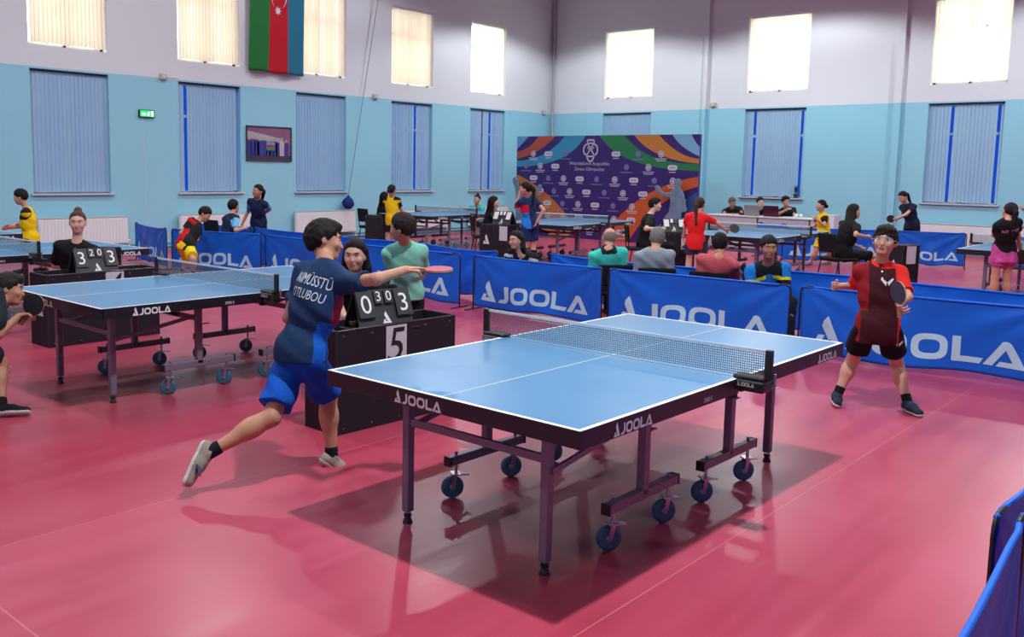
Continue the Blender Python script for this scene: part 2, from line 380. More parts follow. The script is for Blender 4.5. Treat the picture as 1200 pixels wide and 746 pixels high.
for i, (a, c) in enumerate(BW):
    window(wi, 'y', X1, a, c, ZL, True, 'blue vertical blind of lower window, '+BN[i], BG[i]); wi += 1
    window(wi, 'y', X1, a, c, ZU, False, 'bright cream blind of upper window, '+BN[i], ((.30, .34),) if i == 0 else ()); wi += 1

# radiators
def radiator(axis, u0, u1, z0, z1, label):
    pos = Y1 if axis == 'x' else X1
    T = (lambda u, d, zz: (u, pos-d, zz)) if axis == 'x' else (lambda u, d, zz: (pos-d, u, zz))
    dims = (lambda a, d, h: (a, d, h)) if axis == 'x' else (lambda a, d, h: (d, a, h))
    t = thing('radiator', label, 'radiator', T((u0+u1)/2, .11, z0))
    b = MB(); b.box(T((u0+u1)/2, .12, (z0+z1)/2), dims(u1-u0, .08, z1-z0), bev=.012)
    n = int((u1-u0)/.066)
    for k in range(n):
        b.box(T(u0+.04+k*(u1-u0-.08)/(n-1), .163, (z0+z1)/2), dims(.022, .008, z1-z0-.08))
    b.build('panel', M_WHITE, t, world=True)
    b = MB(); b.box(T((u0+u1)/2, .12, z1+.008), dims(u1-u0, .10, .014)); b.build('top_grille', mat('radiator_top', (.62, .65, .68), .4), t, world=True)
    b = MB(); b.cyl(T(u1+.03, .12, z0+.05), T(u1+.03, .12, .1), .012); b.cyl(T(u1-.01, .12, z0+.05), T(u1+.05, .12, z0+.05), .022); b.build('valve', M_UPVC, t, world=True)
    b = MB()
    for uu in (u0+.2, u1-.2): b.box(T(uu, .045, (z0+z1)/2), dims(.04, .075, .3))
    b.build('wall_bracket', M_UPVC, t, world=True)
radiator('x', 3.2, 4.95, .20, .72, 'wide white radiator under the first window from left on side wall')
radiator('x', 6.1, 7.95, .20, .72, 'white radiator behind the navy shirted girl, second from left on side wall')
radiator('x', 9.08, 10.90, .20, .72, 'white radiator under third window from left on side wall')
radiator('x', 12.05, 14.2, .20, .70, 'white radiator behind the far corner tennis table')
radiator('x', 15.1, 16.8, .20, .72, 'white radiator beside the event backdrop on side wall')
radiator('y', 1.4, 3.95, .16, .70, 'long white radiator at far right of back wall')

# lamps (above the picture)
M_LAMP = mat('lamp_lens', (1, .98, .95), .3, emit=6.0)
M_ALU = mat('lamp_aluminium', (.55, .56, .58), .35, metal=.8)
lamp0 = None
for i, (x, y, z, wt) in enumerate(LAMPS):
    if lamp0 is None:
        t = thing('high_bay_lamp', 'round aluminium high bay lamp hung from the ceiling', 'lamp', (x, y, z), group='high bay lamps under the ceiling')
        b = MB(); b.lathe([(.05, .34), (.09, .30), (.10, .16), (.24, .03), (.25, 0)], (0, 0, 0), n=24); b.build('lamp_housing', M_ALU, t, smooth=True)
        b = MB(); b.cyl((0, 0, .002), (0, 0, .012), .225, n=24); b.build('lamp_lens', M_LAMP, t)
        b = MB(); b.cyl((0, 0, .3), (0, 0, ZC-z), .008); b.build('hanging_rod', M_ALU, t)
        lamp0 = t
    else:
        t = copy_tree(lamp0); t.location = (x, y, z)
        for c in kids(t):
            if c.name.startswith('hanging_rod'): c.scale.z = (ZC-z-.3)/(ZC-LAMPS[0][2]-.3); c.location.z = .3-.3*c.scale.z
    for c in kids(t):
        if c.type == 'LIGHT': bpy.data.objects.remove(c)
    ld = bpy.data.lights.new('lamp_light', 'SPOT'); ld.energy = wt; ld.color = LAMP_COL; ld.shadow_soft_size = .16
    ld.spot_size = R(150); ld.spot_blend = .25
    lo = bpy.data.objects.new('lamp_light', ld); COL.objects.link(lo); lo.parent = t; lo.location = (0, 0, -.03)
# ------------------------------------------------------------------ table tennis tables
M_TOP = mat('blue_table_surface', (.080, .245, .45), .28, .6, noise=.03)
M_LINE = mat('white_table_line', (.85, .87, .88), .4)
M_APR = mat('black_table_apron', (.012, .010, .020), .38)
M_STEEL = mat('purple_grey_steel', (.19, .155, .215), .38, .5)
M_STEEL2 = mat('black_steel', (.02, .02, .026), .35, .5)
M_TYRE = mat('blue_grey_tyre', (.045, .15, .24), .5)
M_CHROME = mat('zinc_fork', (.45, .44, .50), .28, metal=.9)
M_PRINT = mat('white_print', (.78, .80, .84), .5)
M_NET = mat('dark_net_cord', (.17, .21, .24), .8)
M_TAPE = mat('white_net_tape', (.78, .80, .83), .6)
def make_table(label, loc, rz, simple=False):
    t = thing('table_tennis_table', label, 'table tennis table', loc, rz, 'competition tennis tables')
    H = .76
    for s in (-1, 1):
        b = MB(); b.box((s*.6855, 0, H-.011), (1.365, 1.520, .022)); b.build('tabletop_half', M_TOP, t)
        b = MB(); z = H+.0007
        b.box((s*1.36, 0, z), (.02, 1.525, .0014)); b.box((s*.6865, .7525, z), (1.347, .02, .0014)); b.box((s*.6865, -.7525, z), (1.347, .02, .0014)); b.box((s*.6865, 0, z), (1.347, .004, .0014))
        b.build('court_lines', M_LINE, t)
        b = MB()
        b.box((s*1.3605, 0, H-.038), (.02, 1.529, .0755), bev=.0015); b.box((s*.69, .7545, H-.038), (1.34, .02, .0755)); b.box((s*.69, -.7545, H-.038), (1.34, .02, .0755)); b.box((s*.035, 0, H-.045), (.03, 1.5, .045))
        b.build('apron', M_APR, t)
        for q in (-1, 1):
            b = MB(); b.box((s*1.13, q*.43, .395), (.045, .045, .67), bev=.004); l = b.build('leg', M_STEEL, t)
            b = MB(); b.lathe([(.020, .05), (.020, .035), (.014, .03), (.022, .014), (.026, 0)], (s*1.13, q*.43, .0), n=14); b.build('levelling_foot', M_BLK, l)
            b = MB(); b.box((s*.45, q*.50, .46), (.05, .045, .50), bev=.004); b.build('inner_leg', M_STEEL, t)
            b = MB(); b.box((s*.45, q*.50, .215), (.62, .045, .05), bev=.004); 
            for e in (-1, 1): b.cyl((s*.45+e*.25, q*.50, .24), (s*.45+e*.25, q*.50, .258), .009)
            br = b.build('wheel_bar', M_STEEL, t)
            b = MB(); b.box((s*.45-.315, q*.50, .215), (.012, .048, .053)); b.box((s*.45+.315, q*.50, .215), (.012, .048, .053)); b.build('end_cap', M_BLK, br)
            for e in (-1, 1):
                cx, cy = s*.45+e*.25, q*.50
                b = MB()
                wa = Vector((.62, .78, 0)); wc = Vector((cx-.014, cy+.012, .0625))
                b.lathe([(.036, -.015), (.052, -.015), (.060, -.010), (.0625, 0), (.060, .010), (.052, .015), (.036, .015)], wc, wa, n=22)
                wh = b.build('wheel', M_TYRE, t, smooth=True)
                b = MB(); b.lathe([(.005, -.018), (.012, -.017), (.02, -.012), (.037, -.012), (.037, .012), (.02, .012), (.012, .017), (.005, .018)], wc, wa, n=16); b.build('wheel_hub', M_ALU, wh)
                b = MB()
                b.cyl((cx, cy, .135), (cx, cy, .19), .009); b.box((cx-.004, cy+.002, .136), (.05, .062, .008), rz=-.67)
                for g in (-1, 1): b.bar(Vector((cx-.004, cy+.002, .138))+wa*g*.026, wc+wa*g*.024-Vector((0, 0, .004)), .022, .004, upv=wa)
                b.bar((cx+.01, cy-.005, .132), (cx+.07, cy-.020, .120), .034, .006)
                b.build('caster_fork', M_CHROME, wh)
        b = MB(); b.bar((s*1.13, -.43, .52), (s*1.13, .43, .52), .022, .036); b.build('cross_bar', M_STEEL, t)
        b = MB(); b.bar((s*.45, -.50, .565), (s*.45, .50, .565), .02, .04); b.build('cross_bar', M_STEEL, t)
        for q in (-1, 1): b = MB(); b.bar((s*1.13, q*.455, .47), (s*.47, q*.475, .585), .014, .028); b.build('side_strut', M_STEEL, t)
        b = MB(); b.cyl((s*.62, .05, .56), (s*.74, .09, .56), .009); b.bar((s*.45, .2, .56), (s*.80, .32, .68), .02, .025); b.bar((s*.45, -.2, .56), (s*.80, -.32, .68), .02, .025); b.build('folding_stay', M_STEEL2, t)
        b = MB(); b.box((s*.45+.035, -.50, .52), (.03, .012, .008)); b.box((s*.45+.07, -.50, .52), (.05, .03, .006)); b.build('lock_hook', M_CHROME, t)
    # net set
    for q in (-1, 1): n = MB(); n.box((0, q*.905, .842), (.030, .035, .152), bev=.004); n.build('net_post', M_BLK, t)
    for q in (-1, 1):
        b = MB(); b.box((0, q*.82, .772), (.085, .16, .022), bev=.006); b.box((0, q*.83, .735), (.10, .15, .055), bev=.008)
        b.cyl((0, q*.72, .665), (0, q*.72, .70), .008); b.lathe([(.012, .02), (.028, .016), (.03, 0), (.012, -.006)], (0, q*.72, .655), n=14)
        c = b.build('net_clamp', M_BLK, t)
        b = MB(); b.cyl((.02, q*.93, .73), (.02, q*.93, .80), .006); b.cyl((.02, q*.93, .73), (.07, q*.93, .725), .004); b.build('tension_screw', M_CHROME, c)
        if q < 0:
            flatdecal(shift(LOGO, 0, 0), 'lettering', M_PRINT, (-.052, -.77, .733), (0, -.0125, 0), (0, 0, .019), c, world=False)
        else:
            flatdecal(shift(LOGO, 0, 0), 'lettering', M_PRINT, (-.052, .895, .733), (0, -.0115, 0), (0, 0, .019), c, world=False)
    b = MB(); z0, z1, th = .775, .905, .0034
    step = .026 if simple else .0115; k = int(1.77/step)
    for i in range(k+1):
        y = -.885+i*1.77/k; b.add([(0, y-th/2, z0), (0, y+th/2, z0), (0, y+th/2, z1), (0, y-th/2, z1)], [(0, 1, 2, 3)])
    kz = 6 if simple else 11
    for i in range(kz+1):
        z = z0+i*(z1-z0)/kz; b.add([(0.0003, -.885, z-th/2), (0.0003, .885, z-th/2), (0.0003, .885, z+th/2), (0.0003, -.885, z+th/2)], [(0, 1, 2, 3)])
    b.build('net_mesh', M_NET, t)
    b = MB(); b.box((0, 0, .9075), (.006, 1.79, .015)); b.build('net_tape', M_TAPE, t)
    # lettering on the apron
    for (O, U, V, w_) in (((-1.3712, .28, .690), (0, -1, 0), (0, 0, 1), .30), ((-1.14, -.7652, .690), (1, 0, 0), (0, 0, 1), .30),
                          ((1.3712, -.12, .690), (0, 1, 0), (0, 0, 1), .30), ((.98, -.7652, .690), (1, 0, 0), (0, 0, 1), .28), ((-.98, .7652, .690), (-1, 0, 0), (0, 0, 1), .28)):
        k_ = w_/LOGO_W; flatdecal(LOGO, 'lettering', M_PRINT, O, Vector(U)*k_, Vector(V)*k_*1.15, t, world=False)
    b = text_polys('S  T  I  G  A'.replace('S  T  I  G  A', '2000-S'), .03, 'LEFT')
    flatdecal(b, 'small_print', M_PRINT, (-.38, -.7652, .70), (1, 0, 0), (0, 0, 1), t, world=False)
    return t
T1 = make_table('large blue tennis table in the foreground between the two players', (-.006, -.006, 0), -.008)
for lab, x, y, rz in (('blue tennis table at left with a boy crouching at its end', .137, 4.084, -.008),
                      ('blue tennis table behind the seated woman with hair bun', .076, 8.169, 0),
                      ('half hidden blue table beside the boy in yellow at left edge', -.09, 11.26, 0),
                      ('far blue tennis table before the side wall, girls at both ends', 11.20, 11.66, .05),
                      ('blue tennis table in front of the purple event backdrop', 10.95, 8.08, .10),
                      ('blue tennis table in front of the white organisers desk', 11.10, 4.17, .048),
                      ('blue tennis table in front of the girl with pink skirt', 11.62, .05, 0)):
    c = copy_tree(T1); c['label'] = lab; c.location = (x, y, 0); c.rotation_euler = (0, 0, rz)

# ------------------------------------------------------------------ court barriers
M_BAN = mat('blue_vinyl_banner', (.005, .130, .70), .5, .3, noise=.05, nscale=3)
M_BLET = mat('pale_blue_banner_print', (.48, .76, .92), .5)
def barrier(label, p0, p1, seed=0, sag=.02, letters=True, amp=.018, thick=.004, back=False, letter_k=1.0, off=0.0, u0l=.07, zl=.27, group='blue court barriers', h=.70):
    """p0 -> p1: left to right as read from the printed side"""
    p0 = Vector((p0[0], p0[1], 0)); p1 = Vector((p1[0], p1[1], 0)); L = (p1-p0).length; U = (p1-p0)/L; N = Vector((U.y, -U.x, 0))
    t = thing('court_barrier', label, 'court barrier', p0, 0, group); rnd = random.Random(seed)
    ph = [rnd.uniform(0, 6.28) for _ in range(6)]; k1, k2 = rnd.uniform(1.2, 2.2), rnd.uniform(2.5, 4.5)
    def pos(u, v):          # u 0..L, v 0..1
        s = u/L; top = h-sag*4*s*(1-s); bot = .045+.022*math.sin(k1*2*s*math.pi+ph[0])*math.sin(math.pi*s)+.01
        z = bot+(top-bot)*v
        e = math.sin(math.pi*s)**.5 if 0 < s < 1 else 0
        d = amp*e*(math.sin(2*math.pi*(k1*s+.5*v)+ph[1])*(1-v*.75)+.45*math.sin(2*math.pi*(k2*s-1.1*v)+ph[2])*(1-.8*v))
        # corner tension folds
        for c, sg in ((0, 1), (1, -1)):
            q = abs(s-c)*L; a = math.atan2(q, (1-v)*h+.02); r = math.hypot(q, (1-v)*h)
            d += .014*math.sin(a*13+ph[3])*math.exp(-r*1.6)*min(1, r*6)*min(1, q*8)
        return p0+U*u+N*d+Vector((0, 0, z))
    b = MB(); nu, nv = 56, 22; vs = []
    for j in range(nv+1):
        for i in range(nu+1): vs.append(pos(.025+(L-.05)*i/nu, j/nv)+N*thick/2)
    for j in range(nv+1):
        for i in range(nu+1): vs.append(pos(.025+(L-.05)*i/nu, j/nv)-N*thick/2)
    o = (nu+1)*(nv+1); q = lambda i, j: j*(nu+1)+i
    fs = []
    for j in range(nv):
        for i in range(nu):
            fs.append((q(i, j), q(i+1, j), q(i+1, j+1), q(i, j+1))); fs.append((o+q(i, j), o+q(i, j+1), o+q(i+1, j+1), o+q(i+1, j)))
    for i in range(nu): fs += [(q(i, 0), o+q(i, 0), o+q(i+1, 0), q(i+1, 0)), (q(i, nv), q(i+1, nv), o+q(i+1, nv), o+q(i, nv))]
    for j in range(nv): fs += [(q(0, j), q(0, j+1), o+q(0, j+1), o+q(0, j)), (q(nu, j), o+q(nu, j), o+q(nu, j+1), q(nu, j+1))]
    b.add(vs, fs); ban = b.build('banner', M_BAN, t, smooth=True, world=True)
    b = MB(); b.tube([pos(.03+(L-.06)*i/24, .985) for i in range(25)], .011, 8); b.build('hem_sleeve', M_BAN, ban, smooth=True, world=True)
    if letters:
        k = letter_k*(L*.84)/LOGO_W; z0 = zl-.13
        def warp(x, y):
            u = u0l*L+x*k; v = (z0+y*k*.92-.05)/(h-.05); u = min(max(u, .03), L-.03)
            return pos(u, v)+N*(thick/2+.004)
        flatdecal(LOGO, 'lettering', M_BLET, (0, 0, 0), (k, 0, 0), (0, k, 0), ban, sub=2, warp=warp)
    b = MB(); r = .009
    for e, u in ((1, .012), (-1, L-.012)):
        P = lambda du, z, dn=0: p0+U*(u+e*du)+N*dn+Vector((0, 0, z))
        b.tube([P(0, .02), P(0, h-.07), P(.006, h-.035), P(.022, h-.010), P(.05, h-.002), P(.12, h-.004)], r, 8)
        b.tube([P(0, .014, -.16), P(0, .014, .16)], r, 6)
        b.build('frame_post', M_BLK, t, smooth=True, world=True); b = MB()
    return t
XB = 4.42
barrier('blue banner barrier left of main table, printed side partly behind the player', (4.47, 4.92), (4.44, 2.96), 11, sag=.012, amp=.026, letter_k=.99)
barrier('blue banner barrier directly behind the far end of the main table', (4.44, 2.90), (4.53, .84), 12, sag=.0, amp=.022)
barrier('blue banner barrier behind the boy in the red shirt', (4.56, .78), (4.66, -1.36), 13, sag=.004, amp=.022)
barrier('blue banner barrier running out of the frame right of the red shirted boy', (4.68, -1.42), (4.76, -3.5), 14, amp=.014)
barrier('blue banner barrier at far left behind the black scorer box', (4.35, 13.0), (3.95, 11.25), 15, sag=.03, amp=.03)
barrier('blue banner barrier behind the bending boy in yellow shorts', (3.97, 11.15), (4.47, 9.35), 16, sag=.01, amp=.022)
barrier('blue banner barrier between the bending boy and the main player', (4.49, 9.28), (4.40, 7.25), 17, sag=.012, amp=.02)
barrier('blue banner barrier behind the boy in the mint shirt', (4.40, 7.18), (4.44, 5.10), 18, sag=.004, amp=.016)
# second row behind, seen from its unprinted side
G2 = 'plain backed barriers of the next courts'
for i, (lab, a, c, sg) in enumerate((('plain blue barrier behind the light blue sleeved spectator', (5.22, 12.6), (5.32, 10.75), .02), ('plain blue barrier beneath the standing navy shirted girl', (5.30, 10.7), (5.20, 8.75), .012),
        ('plain blue barrier in second row left of the mint shirted boy', (5.1, 8.68), (5.25, 6.9), .01), ('plain sagging blue barrier in second row right of the mint shirted boy', (5.40, 6.82), (5.10, 5.02), .035),
        ('plain blue barrier behind the teal shirted man, running to the wall side', (6.0, 4.86), (5.80, 3.12), .02), ('plain blue barrier in second row between grey and salmon shirted men', (5.80, 3.05), (5.84, 1.95), .0),
        ('plain blue barrier right of the man in blue and yellow', (5.84, 1.88), (5.90, .55), .0), ('plain blue barrier in second row right of the red shirted boy', (5.75, .42), (5.55, -1.3), .0),)):
    barrier(lab, a, c, 30+i, sag=sg, letters=False, amp=.02, group=G2, h=.64 if i in (4, 5) else .70)
barrier('blue banner barrier behind the yellow dressed girl at the back wall', (14.1, 5.0), (15.15, 3.25), 41, sag=.0, amp=.02, group='barriers before the back wall')
barrier('blue banner barrier under the bending girl in navy at the back wall', (15.2, 3.15), (15.6, 1.95), 42, sag=.0, amp=.02, letter_k=1.25, u0l=-.15, group='barriers before the back wall')
barrier('blue banner barrier at the right edge behind the pink skirt girl', (15.9, 1.45), (15.9, -.6), 43, letters=False, group='barriers before the back wall')
barrier('low blue barrier in front of the white desk', (14.9, 5.9), (14.7, 5.15), 44, letters=False, group='barriers before the back wall', h=.74)
barrier('near blue barrier cropped by the lower right corner of the frame', (-.93, -2.185), (-3.0, -2.33), 51, sag=.0, amp=.02, letters=False, group='barriers at the near court edge')
barrier('blue barrier with black tube corner at the right frame edge', (1.05, -2.20), (-1.07, -2.125), 52, sag=.0, amp=.02, letters=False, group='barriers at the near court edge')

# ------------------------------------------------------------------ scorer boxes and flip scoreboards
M_BOX = mat('black_fabric_panel', (.016, .013, .022), .6, .3, noise=.1)
M_CARD = mat('white_paper_card', (.62, .60, .68), .7)
M_INK = mat('black_ink', (.01, .01, .012), .6)
def box_unit(label, cx, cy, w, d, h, rz, group='black scorer boxes', num=None, numx=0, logo_side=True, open_top=True):
    t = thing('scorer_box', label, 'scorer box', (cx, cy, 0), rz, group)
    b = MB(); e = .012
    for s in (-1, 1):
        b.box((0, s*(d/2-e/2), h/2), (w, e, h-.004)); b.box((s*(w/2-e/2), 0, h/2), (e, d-2*e, h-.004))
    b.box((0, 0, h-.07), (w-2*e, d-2*e, .012)) if open_top else b.box((0, 0, h-.01), (w-2*e, d-2*e, .012))
    b.build('panels', M_BOX, t)
    b = MB()
    for sx in (-1, 1):
        for sy in (-1, 1): b.cyl((sx*(w/2-.004), sy*(d/2-.004), .0), (sx*(w/2-.004), sy*(d/2-.004), h), .009)
        b.tube([(sx*(w/2-.004), -d/2+.004, h-.006), (sx*(w/2-.004), d/2-.004, h-.006)], .008); b.tube([(-w/2+.004, sx*(d/2-.004), h-.006), (w/2-.004, sx*(d/2-.004), h-.006)], .008)
    b.build('edge_frame', M_STEEL2, t)
    b = MB()
    for sx in (-.9, -.45, 0, .45, .9):
        for z in (.04, h-.04): b.cyl((sx*w/2, -d/2-.003, z), (sx*w/2, -d/2+.002, z), .006, n=8)
    b.build('rivets', M_CHROME, t)
    if logo_side:
        k = .16; flatdecal(MARK, 'emblem', M_PRINT, (-w/2, d*.12+.04, h*.42), (0, -k, 0), (0, 0, k), t, world=False)
    if num:
        b = MB(); b.box((numx, -d/2-.004, h-.15), (.19, .003, .27)); c = b.build('number_card', M_CARD, t)
        if num != 'blank': flatdecal([[(x*1+.18*y, y) for x, y in p] for p in text_polys(num, .34)], 'digit', M_INK, (numx-.02, -d/2-.0058, h-.262), (1, 0, 0), (0, 0, 1), c, world=False)
    return t
def scoreboard(label, x, y, z, rz, digits, k=1.0, group='flip scoreboards on scorer boxes'):
    t = thing('flip_scoreboard', label, 'scoreboard', (x, y, z), rz, group)
    w, h, d = .40*k, .23*k, .10*k; sl = math.atan2(d, h)
    b = MB(); 
    for s in (-1, 1):
        b.prism([(-w/2, 0), (w/2, 0), (w*.44, 1), (-w*.44, 1)], (0, s*d, .0), (1, 0, 0), (0, -s*d, h), (0, -s*.2, .1), .016) if False else b.add([(-w/2, s*d, 0), (w/2, s*d, 0), (w*.46, s*.006, h), (-w*.46, s*.006, h), (-w/2, s*(d-.008), 0), (w/2, s*(d-.008), 0), (w*.46, s*.001, h), (-w*.46, s*.001, h)], [(0, 1, 2, 3), (7, 6, 5, 4), (0, 4, 5, 1), (1, 5, 6, 2), (2, 6, 7, 3), (3, 7, 4, 0)])
    b.box((0, 0, -.0), (w*1.12, d*2.3, .012)); b.build('stand', M_DARK, t)
    fr = lambda u, v, o=0: Vector((u, -d*(1-v/h)-.004-o, v))
    V = (fr(0, h)-fr(0, 0)).normalized(); Nn = Vector((0, -h, d)).normalized()*-1; Nn = Vector((0, -math.cos(sl), math.sin(sl)))
    spec = [(-w*.33, .115*k, .17*k, digits[0], .13), (w*.35, .115*k, .17*k, digits[3], .13), (-w*.085, .06*k, .085*k, digits[1], .07), (w*.10, .06*k, .085*k, digits[2], .07)]
    for cx, cw, ch, dg_, ts in spec:
        O = fr(cx, h*1.0, .012)-V*ch
        b = MB(); b.prism([(-cw/2, 0), (cw/2, 0), (cw/2, ch), (-cw/2, ch)], O, (1, 0, 0), V, Nn, .010); c = b.build('number_flap', M_DARK, t)
        if dg_ == '#':
            b = MB(); b.prism([(-cw*.4, ch*.12), (cw*.4, ch*.12), (cw*.4, ch*.9), (-cw*.4, ch*.9)], O+Nn*.010, (1, 0, 0), V, Nn, .002); b.build('white_sheet', M_TAPE, c)
        elif dg_: 
            P = text_polys(dg_, ts*k*1.25)
            flatdecal(P, 'digit', mat('digit_white', (.85, .86, .88), .5) if 'digit_white' not in bpy.data.materials else bpy.data.materials['digit_white'], O+V*(ch*.16)+Nn*.010, (1, 0, 0), V, c, world=False, N=Nn)
    kk = .06*k; flatdecal(shift(MARK, -.5, 0), 'emblem', M_PRINT, fr(0, .035*k, .002), (kk, 0, 0), V*kk, t, world=False, N=Nn)
    kk = .085*k/LOGO_W*1.1; flatdecal(shift(logo(False)[0], -3.6, 0), 'emblem', M_PRINT, fr(0, .012*k, .002), (kk, 0, 0), V*kk*1.2, t, world=False, N=Nn)
    b = MB()
    for sx in (-1, 1): b.tube([(sx*w*.40, -.004, h-.01), (sx*w*.40, -.02, h+.012), (sx*w*.40, .01, h+.012), (sx*w*.40, .006, h-.01)], .003, 6)
    b.build('flap_ring', M_CHROME, t)
    return t
box_unit('black scorer box numbered 5 beside the main table', .155, 1.985, 1.10, .34, .70, -.035, num='5', numx=-.03)
scoreboard('black flip scoreboard reading 0 and 3 on the box numbered 5', .10, 1.97, .657, -.16, ['0', '3', '0', '3'], 1.14)
box_unit('black scorer box in front of the seated woman with hair bun', .16, 6.17, 1.16, .36, .70, 0, num='4', numx=.10)
scoreboard('black flip scoreboard reading 3 and 3 before the woman with hair bun', .13, 6.17, .657, .0, ['3', '2', '0', '3'], 1.12)
t = box_unit('black scorer box with white emblem before the chin resting woman', 9.28, 8.50, .68, .28, .73, R(-90), num='blank', numx=.24, open_top=False, logo_side=False)
flatdecal(MARK, 'emblem', M_PRINT, (-.26, -.14, .36), (.15, 0, 0), (0, 0, .15), t, world=False)
scoreboard('scoreboard with white flaps beside the chin resting woman', 9.28, 8.36, .737, R(-90), ['#', '#', '#', '#'], 1.1)
box_unit('black scorer box numbered 2 left of the red shirted girl', 10.46, 5.36, .50, .36, .72, -.75, num='2', numx=.10, open_top=False)
scoreboard('scoreboard on the box numbered 2 before the man in black polo', 10.40, 5.44, .727, -.75, ['#', '#', '', '#'], 1.0)
box_unit('black box with white emblem left of the far corner table', 9.75, 12.45, .36, .3, .72, -.9, open_top=False, logo_side=False)
box_unit('dark blue box with white card behind the boy with glasses', 10.85, 1.72, .34, .34, .73, -.45, num='blank', numx=0, open_top=False)
t = box_unit('black equipment box with white lettering behind the flip scoreboard', 1.05, 3.0, .26, .30, .72, -.5, logo_side=False, open_top=False)
k = .21/LOGO_W; flatdecal(logo(False)[0], 'lettering', M_PRINT, (-.09, -.152, .655), (k, 0, 0), (0, 0, k*1.2), t, world=False)

# ------------------------------------------------------------------ chairs
M_SEAT = cloth(24, 24, 28)
def make_chair(label, x, y, deg, group='black office chairs', first=[None]):
    if first[0] is None:
        t = thing('chair', label, 'chair', (0, 0, 0), 0, group)
        b = MB(); b.box((0, 0, .44), (.44, .45, .05), bev=.02); b.build('seat', M_SEAT, t)
        b = MB(); b.box((-.235, 0, .70), (.035, .42, .30), bev=.015, M=Matrix.Rotation(-.12, 3, 'Y')); b.build('backrest', M_SEAT, t)
        for sx in (-1, 1):
            for sy in (-1, 1):
                b = MB(); b.tube([(sx*.17, sy*.20, .42), (sx*.24, sy*.23, .0)], .011); b.build('leg', M_STEEL2, t)
        b = MB()
        for sy in (-1, 1): b.tube([(-.16, sy*.17, .42), (-.22, sy*.17, .45), (-.245, sy*.17, .75)], .010)
        b.tube([(.17, -.2, .41), (.17, .2, .41)], .010); b.tube([(-.17, -.2, .41), (-.17, .2, .41)], .010); b.build('tube_frame', M_STEEL2, t)
        first[0] = t
    else: t = copy_tree(first[0]); t['label'] = label
    t.location = (x, y, 0); t.rotation_euler = (0, 0, R(deg)); return t

# ------------------------------------------------------------------ event backdrop
def bez(p0, p1, p2, n=14): return [((1-t)**2*p0[0]+2*t*(1-t)*p1[0]+t*t*p2[0], (1-t)**2*p0[1]+2*t*(1-t)*p1[1]+t*t*p2[1]) for t in [i/n for i in range(n+1)]]
BX, BYL, BYR, BH = 16.0, 13.46, 7.94, 2.68
bt = thing('event_backdrop', 'wide purple event backdrop with coloured bands and emblem before back wall', 'backdrop', (BX+.2, (BYL+BYR)/2, 0))
b = MB(); b.box((BX+.06, (BYL+BYR)/2, BH/2), (.10, BYL-BYR, BH)); 
b.build('panel', mat('deep_purple_print', (.040, .016, .165), .45, .4), bt, world=True)
def BP(px, py): return ((px-80)/1030*5.56, 2.68-(py-92)/557*2.68)      # artwork coordinates -> metres on the panel
def bd(polys, name, m, off=.004, parent=bt): return flatdecal(polys, name, m, (BX+.01, BYL, 0), (0, -1, 0), (0, 0, 1), parent, off=off, N=(-1, 0, 0))
def band(a, c):
    n = len(a); return [[BP(*a[i]), BP(*a[i+1]), BP(*c[i+1]), BP(*c[i])] for i in range(n-1)]
bd([[BP(80, 93), BP(155, 93), BP(80, 165)]], 'colour_band', mat('print_sky_blue', (.13, .36, .68), .5))
bd(band(bez((80, 180), (165, 165), (215, 93)), bez((80, 220), (230, 190), (320, 93))), 'colour_band', mat('print_brick_red', (.42, .075, .045), .5))
bd(band(bez((80, 230), (270, 225), (378, 93)), bez((80, 264), (400, 260), (500, 93))), 'colour_band', mat('print_cyan_teal', (.035, .29, .50), .5))
bd(band(bez((580, 93), (700, 270), (1105, 272)), bez((720, 93), (830, 240), (1105, 238))), 'colour_band', mat('print_green', (.015, .21, .075), .5))
bd(band(bez((770, 93), (870, 220), (1105, 236)), bez((900, 93), (1000, 205), (1105, 212))), 'colour_band', mat('print_amber', (.55, .22, .03), .5))
bd(band(bez((968, 93), (1010, 160), (1105, 200)), bez((1062, 93), (1080, 130), (1105, 155))), 'colour_band', mat('print_pale_blue', (.20, .46, .72), .5))
bd(band(bez((80, 308), (270, 370), (435, 560)), bez((80, 350), (220, 420), (320, 640))), 'colour_band', mat('print_orange', (.50, .17, .035), .5))
bd(band(bez((1105, 300), (800, 350), (600, 648)), bez((1105, 348), (880, 420), (760, 648))), 'colour_band', mat('print_red_orange', (.56, .10, .02), .5))
bd([[BP(250, 600), BP(330, 560), BP(440, 560), BP(440, 640), BP(300, 640)]], 'colour_band', bpy.data.materials['print_amber'], off=.003)
bd(band(bez((1105, 375), (960, 450), (880, 648)), bez((1105, 520), (1060, 560), (1040, 648))), 'colour_band', mat('print_dark_teal', (.025, .08, .26), .5))
MP = mat('backdrop_white_print', (.55, .54, .66), .5); MQ = mat('backdrop_faint_print', (.17, .17, .42), .5)
cx, cy = BP(531, 168); e = []
e += ring(cx, cy, .235, .19, .195, .15, 2.2, 30)
e += stroke([(cx-.10, cy+.25), (cx+.10, cy+.25)], .045)+stroke([(cx-.10, cy+.26), (cx-.10, cy+.17), (cx+.09, cy-.10), (cx+.13, cy-.14)], .035)+stroke([(cx+.10, cy+.26), (cx+.10, cy+.17), (cx-.09, cy-.10), (cx-.13, cy-.14)], .035)
e += stroke([(cx-.12, cy-.13), (cx-.07, cy-.26), (cx, cy-.31), (cx+.07, cy-.26), (cx+.12, cy-.13)], .045)
e += stroke([(cx-.10, cy+.07), (cx, cy-.03), (cx+.10, cy+.07)], .03)
bd(e, 'emblem', MP, off=.007)
x, y = BP(527, 250); bd(shift(text_polys('Məktəblilərin Respublika', .122), x, y+.0), 'title_text', MP, off=.007)
